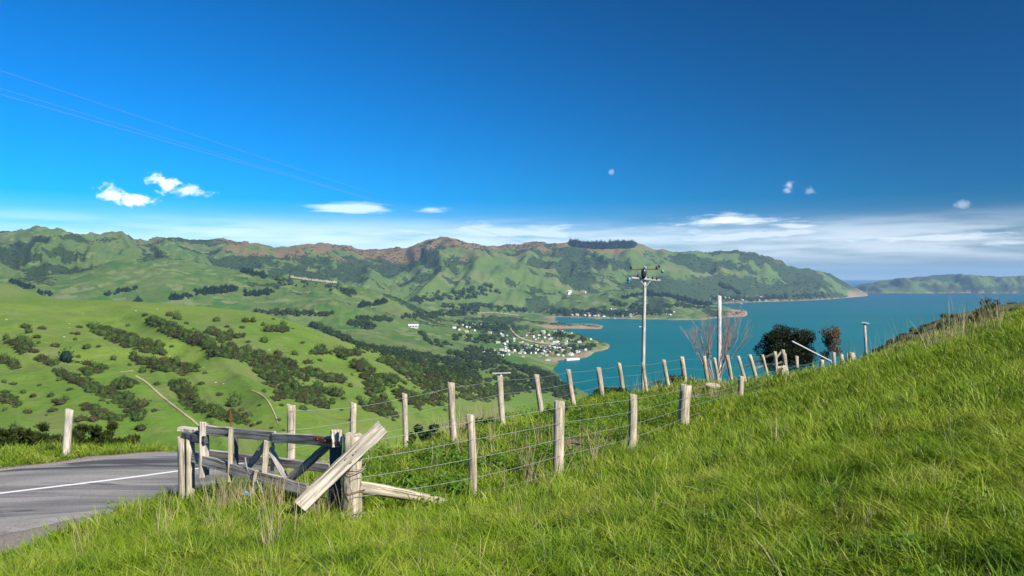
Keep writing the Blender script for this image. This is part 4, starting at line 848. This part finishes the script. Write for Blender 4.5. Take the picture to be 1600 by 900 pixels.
beam('arm_stay', at(1000, 437, 59.75), at(1007, 446, 59.75), .05, .03, w_pole, 304, pp); beam('arm_stay', at(1017, 438, 59.75), at(1010, 447, 59.75), .05, .03, w_pole, 305, pp)
ball('insulator', at(983, 437, 59.8), .16, glass, arm1, 1.3); ball('insulator', at(982, 441, 59.8), .12, glass, arm1, 1.2); ball('insulator', at(1035, 424, 59.8), .13, glass, arm2, 1.2); ball('insulator', at(1008, 419, 59.7), .12, glass, arm2, 1.2)
for x, y in ((986, 418), (1026, 418), (1030, 416), (997, 431), (1020, 434), (1026, 435), (1005, 425), (1007, 429)): ball('insulator', at(x, y, 59.75), .085, dkm, arm2 if y < 428 else arm1, 1.6)
ball('transformer_box', at(1006, 427, 59.65), .22, dkm, pp, 1.9)
b = gp(1123, 55); o = empty('power_pole', b); tag(o, 'bare wooden pole without crossarm rising behind the leafless tree', 'power pole'); post('shaft', b, at(1124, 462, 55), .165, w_pole, 311, o, 1.0, taper=.85, segs=8, jit=.04); 
cable('top_spike', [at(1124.5, 464, 55), at(1124.5, 455, 55)], .02, rust, o)
q = on_far(783, 640, 90) or (0, 0, 0); Yq = 110.; b = Vector(((784 - 800) / F * Yq, Yq, float(far_z(np.array([784.]), np.array([Yq]))[0])))
o = empty('power_pole', b); tag(o, 'power pole down the slope with only its crossarm showing above a fence post', 'power pole'); post('shaft', b, at(783, 584, Yq), .16, w_pole, 313, o, 1.0); beam('crossarm', at(769, 583.5, Yq - .2), at(798, 582.5, Yq - .2), .16, .12, w_pole, 314, o)
Yq = 75.; b = gp(1353, Yq); o = empty('power_pole', b); tag(o, 'dark thin power pole at the edge of the grassy crest on the right', 'power pole'); post('shaft', b, at(1351, 503, Yq), .15, w_grey, 315, o, 1.0, taper=.8); beam('crossarm', at(1345, 503.5, Yq - .2), at(1358, 505.5, Yq - .2), .12, .1, w_grey, 316, o)
linem = flat('power_line', (.30, .27, .27), .5, .4, .3)
for k, (py0, end, Yn) in enumerate(((97, (987, 433), 24.), (124, (1000, 432), 22.), (132, (1030, 436), 20.5))):
    A = at(end[0], end[1], 59.8); B = at(0, py0, Yn); far_end = A + (B - A) * 1.9; o = cable('power_line', sag(A, far_end, .25, 24), .0028, linem, None, 5)
    tag(o, ['upper power line crossing the sky to the pole', 'middle of three power lines crossing the sky to the pole', 'lowest power line crossing the sky to the pole'][k], 'power line', 'power lines in the sky')
# pale stay by the dark tree
o = empty('stay_pipe', gp(1297, 52)); tag(o, 'white slanting stay pipe in front of the dark tree', 'pipe'); cable('pipe', [at(1237, 533, 49), at(1298, 564, 52), gp(1302, 52.3)], .055, flat('stay_paint', (.42, .43, .43), .5), o, 8)
# yard rails by the dark tree
yd = empty('stock_yard', gp(1215, 50)); tag(yd, 'tumbledown stockyard rails in front of the dark tree', 'stockyard')
for k, (a, b_) in enumerate((((1165, 573, 52), (1209, 552, 51)), ((1200, 578, 50), (1212, 560, 49)), ((1180, 575, 51), (1222, 566, 50.5)), ((1212, 560, 48.5), (1222, 548, 48.5)))): beam('rail', at(*a), at(*b_), .13, .07, w_grey, 330 + k, yd)
for k, (tx, ty, bx_, Y) in enumerate(((1223, 546, 1236, 47), (1226, 552, 1229, 48), (1245, 556, 1246, 52), (1303, 550, 1306, 52), (1315, 553, 1317, 52), (1325, 552, 1327, 54))): post('post', gp(bx_, Y), at(tx, ty, Y), .11, w_post, 340 + k, yd)
# pale boulders showing on the hillside across the valley
ritems = []
# stone
V, Fc = ico(3); d = 1 + .5 * (fbm(V[:, 0] * 2 + 4, V[:, 1] * 2 + V[:, 2] * 1.7, 3, 9) - .5); 
stone = M('pale_stone'); stone = stone.bsdf(stone.mix(stone.noise(stone.coord('Object', (1, 1, 1)), 6, 5), (.30, .24, .17), (.50, .42, .33)), .9, .2).m
p = gp(1113, 30.5); tag(obj('stone', mesh_from('stone', V * d[:, None] * np.array([.34, .2, .12]), Fc, [stone]), None, (p.x, p.y, at(1113, 603, 30.5).z), (0, .15, .3)), 'pale stone lying in the grass between the two fences', 'stone')
bm_ = mesh_from('boulder', V * d[:, None] * np.array([1, .8, .55]), Fc, [flat('boulder_stone', (.30, .27, .21), .9)])
for (x, y, w) in [(10, 500, 7), (100, 527, 9), (108, 506, 5), (108, 512, 4), (130, 490, 5), (246, 483, 6), (212, 486, 8), (155, 513, 9), (337, 598, 8), (349, 600, 6), (318, 574, 5), (478, 553, 5), (440, 540, 5), (404, 508, 6), (420, 547, 9), (375, 490, 4), (347, 491, 5)]:
    q = on_far(x, y, 200)
    if q: k_ = .5 * w * q[1] / F * .55; o = obj('boulder', bm_, None, (q[0], q[1], q[2] + .1), (0, 0, x), (k_, k_, k_ * .8)); tag(o, 'pale boulder', 'boulder', 'pale boulders on the green hillside'); ritems.append((o, x, y))
rank_labels(ritems, [('the lone black conifer', 103, 556), ('the top left of the green hillside', 60, 465), ('the short clay track', 277, 562), ('the crest trees', 500, 515), ('the crest above the gate', 370, 485)], '%s pale boulder %s')

#@@P5
# ------------------------------------------------------------------ shrubs and trees near by
def leaf_cloud(name, centres, n, leaf, m, seed, shell=.55, spike=0.0, upbias=.2):
    """many small leaf sprigs spread through the volume of overlapping lumps (x, y, z, rx, ry, rz)"""
    g = np.random.default_rng(seed); C = np.array(centres, float); w = C[:, 3] * C[:, 4] * C[:, 5]; w = w**.75; k = g.choice(len(C), n, p=w / w.sum())
    d = g.normal(size=(n, 3)); d /= np.linalg.norm(d, axis=1)[:, None]; rad = shell + (1 - shell) * g.random(n)**.6; rad *= 1 + .16 * (g.random(n) - .5)
    P = C[k, :3] + d * C[k, 3:] * rad[:, None]
    nrm = d * .9 + g.normal(size=(n, 3)) * .7 + np.array([0, 0, upbias]); nrm /= np.linalg.norm(nrm, axis=1)[:, None]
    a = np.cross(nrm, g.normal(size=(n, 3))); a /= np.linalg.norm(a, axis=1)[:, None]
    if spike: a = a * (1 - spike) + (d + np.array([0, 0, .7])) * spike; a /= np.linalg.norm(a, axis=1)[:, None]
    b = np.cross(nrm, a); s_ = leaf * (.6 + .8 * g.random(n))[:, None]; asp = (.5 - .36 * spike)
    V = np.stack([P - a * s_, P + b * s_ * asp, P + a * s_, P - b * s_ * asp], 1).reshape(-1, 3); Fc = np.arange(4 * n).reshape(n, 4)
    me = mesh_from(name, V, Fc, [m]); attr(me, 'v', np.repeat(g.random(n), 4)); return me
def leaf_mat(name, c0, c1, c2=None, trans=.3):
    s = M(name); v = s.att('v'); col = s.mix(v, c0, c1)
    if c2 is not None: col = s.mix(s.ss(s.noise(s.coord('Object', (1, 1, 1)), 1.3, 3), .5, .7, 0, .8), col, c2)
    return s.leafy(col, trans).m
def stems(name, base, n, h, spread, r, m, seed, parent, depth=3, fork=3, up=.75):
    """branching bare wood"""
    g = random.Random(seed); segs = []
    def grow(p, d, L, rr, dep):
        q = p; k = 3
        for i in range(k):
            d = (d + Vector((g.uniform(-.16, .16), g.uniform(-.16, .16), g.uniform(-.05, .12)))).normalized(); q2 = q + d * L / k; segs.append((q, q2, rr * (1 - .25 * i / k), rr * (1 - .25 * (i + 1) / k))); q = q2
            if dep > 0 and i > 0:
                for _ in range(fork if i == k - 1 else 1):
                    nd = (d * up + Vector((g.uniform(-1, 1), g.uniform(-1, 1), g.uniform(-.1, .9))) * (1 - up)).normalized(); grow(q, nd, L * g.uniform(.5, .75), rr * .58, dep - 1)
    for i in range(n):
        a = i * math.tau / n + g.random(); grow(base + Vector((math.cos(a), math.sin(a), 0)) * spread * .12, Vector((math.cos(a) * spread * g.uniform(.2, 1), math.sin(a) * spread * g.uniform(.2, 1), 1)).normalized(), h * g.uniform(.32, .5), r * g.uniform(.7, 1.1), depth)
    V = []; Fc = []
    for p, q, r0, r1 in segs:
        d = (q - p).normalized(); a = d.cross(Vector((.3, .9, .2))).normalized(); b = d.cross(a); k = len(V)
        for pt, rr in ((p, r0), (q, r1)):
            for j in range(4): V.append((pt + (a * math.cos(j * 1.5708) + b * math.sin(j * 1.5708)) * rr)[:])
        Fc += [(k + j, k + (j + 1) % 4, k + 4 + (j + 1) % 4, k + 4 + j) for j in range(4)]
    o = obj(name, mesh_from(name, V, np.array(Fc), [m], True))
    if parent is not None: o.parent = parent; o.location = -Vector(parent.location)
    return o
bark = wood('bark', (.10, .085, .065), (.24, .20, .16), 0); twig = M('red_twigs'); twig = twig.bsdf(twig.mix(twig.noise(twig.coord('Object', (1, 1, 1)), 1.2, 3), (.20, .125, .10), (.38, .32, .27)), .9, .1).m
# dark rounded conifer and russet tree
lm_mac = leaf_mat('macrocarpa_leaf', (.010, .017, .006), (.026, .038, .010), None, .10)
Yt = 62.; b = gp(1232, Yt); o = empty('macrocarpa_tree', b); tag(o, 'big dark rounded tree with yellow-green top beside the harbour', 'tree'); pxm = Yt / F
c0 = at(1232, 545, Yt) - b; cen = []
rr = random.Random(8)
for k in range(70):
    a = rr.uniform(0, math.tau); e = rr.uniform(-.75, 1.35); R0 = rr.uniform(.45, .95); x = math.cos(a) * math.cos(e) * 44 * R0; y = math.sin(a) * math.cos(e) * 36 * R0; z = math.sin(e) * 36 * R0 - 4
    q_ = rr.uniform(8, 14); cen.append((c0.x + x * pxm, c0.y + y * pxm, c0.z + z * pxm, q_ * pxm * 1.15, q_ * pxm, q_ * pxm * .85))
cen.append((c0.x, c0.y, c0.z - 16 * pxm, 42 * pxm, 34 * pxm, 30 * pxm))
obj('crown', leaf_cloud('crown', cen, 30000, .085, lm_mac, 21, .5, .45), o)
obj('trunk', pole_mesh('trunk', 3.4, .3, .28, bark, 22, taper=.7, jit=.2), o, (0, 0, -.6))
lm_rus = leaf_mat('russet_leaf', (.10, .066, .040), (.17, .115, .068), (.12, .10, .05), .2)
b = gp(1298, 60.); o = empty('russet_tree', b); tag(o, 'small reddish brown tree right of the dark rounded one', 'tree'); pxm = 60 / F
c0 = at(1297, 538, 60) - b; cen = [(c0.x + rr.uniform(-11, 11) * pxm, c0.y + rr.uniform(-10, 10) * pxm, c0.z + rr.uniform(-22, 22) * pxm, 8 * pxm, 8 * pxm, 9 * pxm) for k in range(16)]
obj('crown', leaf_cloud('crown', cen, 2600, .085, lm_rus, 31, .2, .3), o); stems('branch', b - Vector((0, 0, .3)), 4, 5.2, .22, .05, bark, 32, o, 2)
# leafless tree
b = gp(1118, 48.); o = empty('bare_tree', b); tag(o, 'leafless tree with reddish twigs in front of the bare pole', 'tree'); st_ = at(1118, 588, 48.)
stems('branches', st_ - Vector((0, 0, .5)), 12, 4.3, .85, .034, twig, 42, o, 4, 2, .80)
# gorse along the far verge
lm_gor = leaf_mat('gorse_spine', (.020, .036, .008), (.050, .066, .012), (.085, .088, .014), .2)
GORSE = [(12, 700, 21.5, 50, 38), (62, 697, 22, 44, 34), (120, 694, 22.5, 40, 30), (160, 690, 23, 32, 22), (-40, 702, 21.5, 55, 40), (200, 694, 23.5, 22, 12), (-110, 700, 22, 60, 40), (85, 703, 21.0, 26, 18)]
for k, (px, py, Y, wx, hy) in enumerate(GORSE):
    b = gp(px, Y); o = empty('gorse_bush', b); q_ = Y / F; zt = (at(px, py - hy * .62, Y).z - b.z) * 1.3 + .15; cen = []
    for j in range(16):
        x = rr.uniform(-.5, .5) * wx * q_; h = zt * (1 - 1.3 * (x / (wx * q_))**2) * rr.uniform(.4, 1.0); cen.append((x, rr.uniform(-.45, .45), max(.15, h - .2), 9 * q_, 8 * q_, 7 * q_))
    obj('foliage', leaf_cloud('foliage', cen, 3000, .075, lm_gor, 51 + k, .2, .55), o)
    tag(o, ['dark gorse bush left of the white marker post', 'dark gorse bush just left of the marker post, its top lowest', 'gorse bush right behind the white marker post', 'smaller gorse bush right of the marker post', 'gorse bush cut by the left picture edge', 'low gorse clump on the verge between marker post and gate', 'gorse bush beyond the left picture edge', 'low gorse bush at the foot of the marker post'][k], 'bush', 'gorse bushes on the far road verge')
# low shrubs on the lane edge
lm_shr = leaf_mat('lane_shrub_leaf', (.022, .052, .008), (.050, .10, .018), None, .25)
for k, (px, py, Y, wx, hy, lab) in enumerate([(1055, 592, 36.5, 80, 26, 'dark low spreading shrub behind the far fence left of the bare tree'), (955, 608, 29.5, 64, 20, 'low green shrub on the lane edge below the tall power pole'), (668, 668, 17.5, 60, 34, 'lush dark green shrub between two far fence posts above the stay rail'), (880, 640, 20.5, 60, 22, 'low leafy shrub in the lane behind the squared near post'), (760, 660, 18.5, 50, 22, 'low leafy shrub behind the thin near post'), (1545, 476, 27, 40, 34, 'dark spiky shrub on the grassy crest at the right')]):
    b = gp(px, Y); o = empty('low_shrub', b); q_ = Y / F; zt = max(.3, at(px, py - hy * .5, Y).z - b.z); cen = []
    for j in range(18):
        x = rr.uniform(-.5, .5) * wx * q_; cen.append((x, rr.uniform(-.4, .4) * min(1.2, wx * q_ * .6), max(.08, zt * (1 - 2.2 * (x / (wx * q_))**2) * rr.uniform(.3, .9) - .1), 7.5 * q_, 7 * q_, 6 * q_))
    obj('foliage', leaf_cloud('foliage', cen, 2600 if k != 5 else 900, .055, lm_gor if k in (0, 5) else lm_shr, 71 + k, .2, .5 if k in (0, 5) else .0), o); tag(o, lab, 'shrub')

# ------------------------------------------------------------------ grass
def tuft(name, n, h, rad, width, m, seed, lean=.5, seg=3, comb=(0, 0)):
    g = np.random.default_rng(seed); V = []; Fc = []; v = []; tt = []
    for i in range(n):
        a = g.random() * math.tau; rr_ = rad * math.sqrt(g.random()); bx_, by_ = rr_ * math.cos(a), rr_ * math.sin(a); hh = h * (.45 + .75 * g.random())
        la = a + g.normal() * .9; ln = lean * (.2 + g.random()) * hh; dx, dy = math.cos(la) * ln + comb[0] * hh, math.sin(la) * ln + comb[1] * hh
        fa = g.random() * math.tau; wx, wy = math.cos(fa) * width * .5, math.sin(fa) * width * .5; k = len(V); cv = g.random()
        for s_ in range(seg + 1):
            t = s_ / seg; x = bx_ + dx * t**1.9; y = by_ + dy * t**1.9; z = hh * (t - .32 * lean * t**2.4) - .03; w = (1 - t**1.6) * (.75 + .5 * t)
            if s_ < seg: V += [(x - wx * w, y - wy * w, z), (x + wx * w, y + wy * w, z)]; v += [cv, cv]; tt += [t, t]
            else: V.append((x, y, z)); v.append(cv); tt.append(t)
        for s_ in range(seg - 1): Fc.append((k + 2 * s_, k + 2 * s_ + 1, k + 2 * s_ + 3)); Fc.append((k + 2 * s_, k + 2 * s_ + 3, k + 2 * s_ + 2))
        q_ = k + 2 * (seg - 1); Fc.append((q_, q_ + 1, q_ + 2))
    me = mesh_from(name, V, np.array(Fc), [m]); attr(me, 'v', v); attr(me, 't', tt); return me
s = M('grass_blade'); v = s.att('v'); wp = s.coord('World', (1, 1, 1)); big = s.noise(wp, .35, 4, .6); mid = s.noise(wp, 1.7, 3, .6); r = s.rnd()
col = s.mix(v, (.085, .170, .009), (.260, .335, .018))
col = s.mix(s.ss(big, .42, .62, 0, .65), col, (.185, .280, .008)); col = s.mix(s.ss(mid, .50, .64, 0, .65), col, (.36, .37, .06)); col = s.mix(s.ss(mid, .48, .36, 0, .75), col, (.050, .120, .010))
col = s.mix(s.ss(v, .93, .97, 0, .9), col, (.36, .31, .15)); col = s.mix(s.math('MULTIPLY', r, .35), col, (.110, .200, .025))
grass_m = s.leafy(col, .27, .5, .12).m
s = M('dry_stem'); dry_m = s.leafy(s.mix(s.att('v'), (.30, .22, .12), (.52, .44, .28)), .25, .7, .2).m
lush_m = leaf_mat('clover_leaf', (.055, .14, .010), (.12, .22, .020), None, .35)
G1 = [tuft('grass_tuft', 44, (.145, .175, .22)[i % 3], .10, .0075, grass_m, 700 + i, .75 + .25 * (i % 3), 3, ((-.3, .05), (-.1, .2), (0, 0), (.22, -.15))[i % 4]) for i in range(7)]
G2 = [tuft('grass_tuft', 34, (.17, .24)[i % 2], .20, .014, grass_m, 720 + i, .8, 2, (-.1, .05)) for i in range(4)]
G3 = [tuft('grass_tuft', 26, .26, .38, .026, grass_m, 740 + i, .5, 2) for i in range(3)]
def leafy_tuft(name, n, rad, h, leaf, seed):
    g = np.random.default_rng(seed); return leaf_cloud(name, [(g.normal() * rad * .5, g.normal() * rad * .5, h * .45, rad * .6, rad * .6, h * .55) for _ in range(4)], n, leaf, lush_m, seed, .3, .15, .6)
G4 = [leafy_tuft('clover_clump', 130, .22, .22, .028, 760 + i) for i in range(4)]
ST = [tuft('dry_stems', 7, 1.0, .12, (.006, .011)[i % 2], dry_m, 780 + i, .22, 4) for i in range(4)]
g = np.random.default_rng(801)
def fan(y0, y1, dens, umax=.80):
    A = umax * (y1 * y1 - y0 * y0); n = int(A * dens); y = np.sqrt(g.random(n) * (y1 * y1 - y0 * y0) + y0 * y0); return (g.random(n) * 2 - 1) * umax * y, y
def lane(x, y):                       # between the two fences
    xb = np.interp(y, [9, 10.4, 11.9, 14.8, 18.8, 26, 35, 43], [-1.9, -.54, .69, 2.22, 4.08, 7.5, 11.9, 16.7]); xa = np.interp(y, [14, 16, 18, 21, 25, 28, 33, 37, 43], [-3.4, -1.6, -.2, .7, 2., 3.1, 6.5, 9, 13]); return (x < xb) & ((x > xa - 1.2) | (y < 15.5)) & (y > 9.6) & (x > -2.6)
def grass_layer(name, y0, y1, dens, protos, smin, smax_, label, keep=lambda x, y: np.ones(len(x), bool), hnoise=True):
    x, y = fan(y0, y1, dens); rc_ = road_coord(x, y); gm = gravel_mask(x, y); bare = sstep(.60, .68, fbm(x / 1.1, y / 1.1, 4, 421)) * np.exp(-((x - .3) / 4)**2 - ((y - 15) / 4)**2)
    ok = (np.abs(rc_) > 3.25) & (gm < .25 + .5 * g.random(len(x))) & (bare < .35 + .4 * g.random(len(x))) & keep(x, y); x, y = x[ok], y[ok]
    cl_ = fbm(x / .33, y / .33, 2, 813); ok = (cl_ + .35 * g.random(len(x))) > .50; x, y, cl_ = x[ok], y[ok], cl_[ok]
    hn = (.35 + .75 * fbm(x / .9, y / .9, 3, 811) + .75 * (cl_ - .35)); hn *= 1 - .45 * lane(x, y); edge_ = -(3.6 + 1.75 * np.exp(-((x + 7.6) / 2.8)**2)) - road_coord(x, y); hn *= np.where(road_coord(x, y) < 0, .40 + .60 * sstep(-.2, 1.6, edge_), .55)
    sc_ = (smin + (smax_ - smin) * g.random(len(x))) * (.8 + .5 * g.random(len(x))**3); z = ground(x, y); n = len(x)
    comb_a = 6.28 * fbm(x / 2.2, y / 2.2, 2, 821)
    rot = np.stack([.27 * g.normal(size=n) + .12 * np.cos(comb_a), .27 * g.normal(size=n) + .12 * np.sin(comb_a), g.random(n) * 6.28], -1)
    return scatter(name, np.stack([x, y, z], -1), np.stack([sc_, sc_, sc_ * hn], -1), rot, g.integers(0, len(protos), n), [proto(name + '_form', m) for m in protos], label)
grass_layer('foreground_grass', 2.2, 8.5, 360, G1, .85, 1.2, 'long fresh green grass filling the foreground')
grass_layer('paddock_grass', 8.5, 15, 150, G1[:4] + G2, .9, 1.35, 'green paddock grass around the fences and gate')
grass_layer('slope_grass', 15, 29, 60, G2, 1.0, 1.5, 'green grass over the middle of the slope')
grass_layer('crest_grass', 29, 62, 22, G3, 1.0, 1.6, 'green grass along the crest of the paddock')
grass_layer('lane_clover', 9.6, 30, 16, G4, .9, 1.7, 'lush clover and weeds in the lane between the fences', lambda x, y: lane(x, y) & (fbm(x / 1.3, y / 1.3, 3, 831) > .47))
grass_layer('paddock_weeds', 2.4, 22, 3.2, G4, .35, .8, 'leafy clover and weeds scattered through the foreground grass', lambda x, y: ~lane(x, y) & (fbm(x / .7, y / .7, 3, 841) > .56))
# dry seed stems: by the gate, along the far fence, on the crest
P = []
for n, fpx, fY in ((70, (315, 440), (9.6, 10.3)), (26, (480, 545), (8.8, 9.6)), (30, (1410, 1575), (22, 27)), (22, (1330, 1480), (29, 38)), (12, (1455, 1500), (23, 25)), (120, (680, 780), (19.5, 23)), (45, (560, 1000), (10.5, 16)), (40, (100, 500), (7, 9.5)), (60, (1080, 1160), (25, 31)), (50, (600, 1500), (5, 12)), (50, (880, 1060), (30, 34))):
    for i in range(n):
        px = g.uniform(*fpx); Y = g.uniform(*fY); x = (px - 800) / F * Y; P.append((x, Y, .35 if Y < 9 and px > 560 else (.5 if Y < 11 else (1.25 if px > 1300 else .8))))
P = np.array(P); z = ground(P[:, 0], P[:, 1]); sc_ = P[:, 2] * (.6 + .7 * g.random(len(P)))
scatter('dry_grass_stems', np.stack([P[:, 0], P[:, 1], z], -1), np.stack([sc_ * 1.1, sc_ * 1.1, sc_], -1), np.stack([.12 * g.normal(size=len(P)), .12 * g.normal(size=len(P)), g.random(len(P)) * 6.28], -1), g.integers(0, 4, len(P)), [proto('dry_stem_form', m) for m in ST], 'dry straw-coloured grass stems standing over the green')

# ------------------------------------------------------------------ haze
s = M('haze_air'); v = s.node('ShaderNodeVolumePrincipled'); v.inputs['Color'].default_value = (.42, .70, 1, 1); v.inputs['Density'].default_value = 2.8e-5; v.inputs['Anisotropy'].default_value = .0
s.l.new(v.outputs[0], s.out.inputs['Volume'])
bx = [(x, y, z) for x in (-46500, 46500) for y in (-46500, 49500) for z in (-295, 420)]
hz = obj('haze', mesh_from('haze', bx, [(0, 1, 3, 2), (4, 6, 7, 5), (0, 4, 5, 1), (2, 3, 7, 6), (0, 2, 6, 4), (1, 5, 7, 3)], [s.m]))
tag(hz, 'thin blue haze lying over the harbour and hills', None, None, 'stuff')
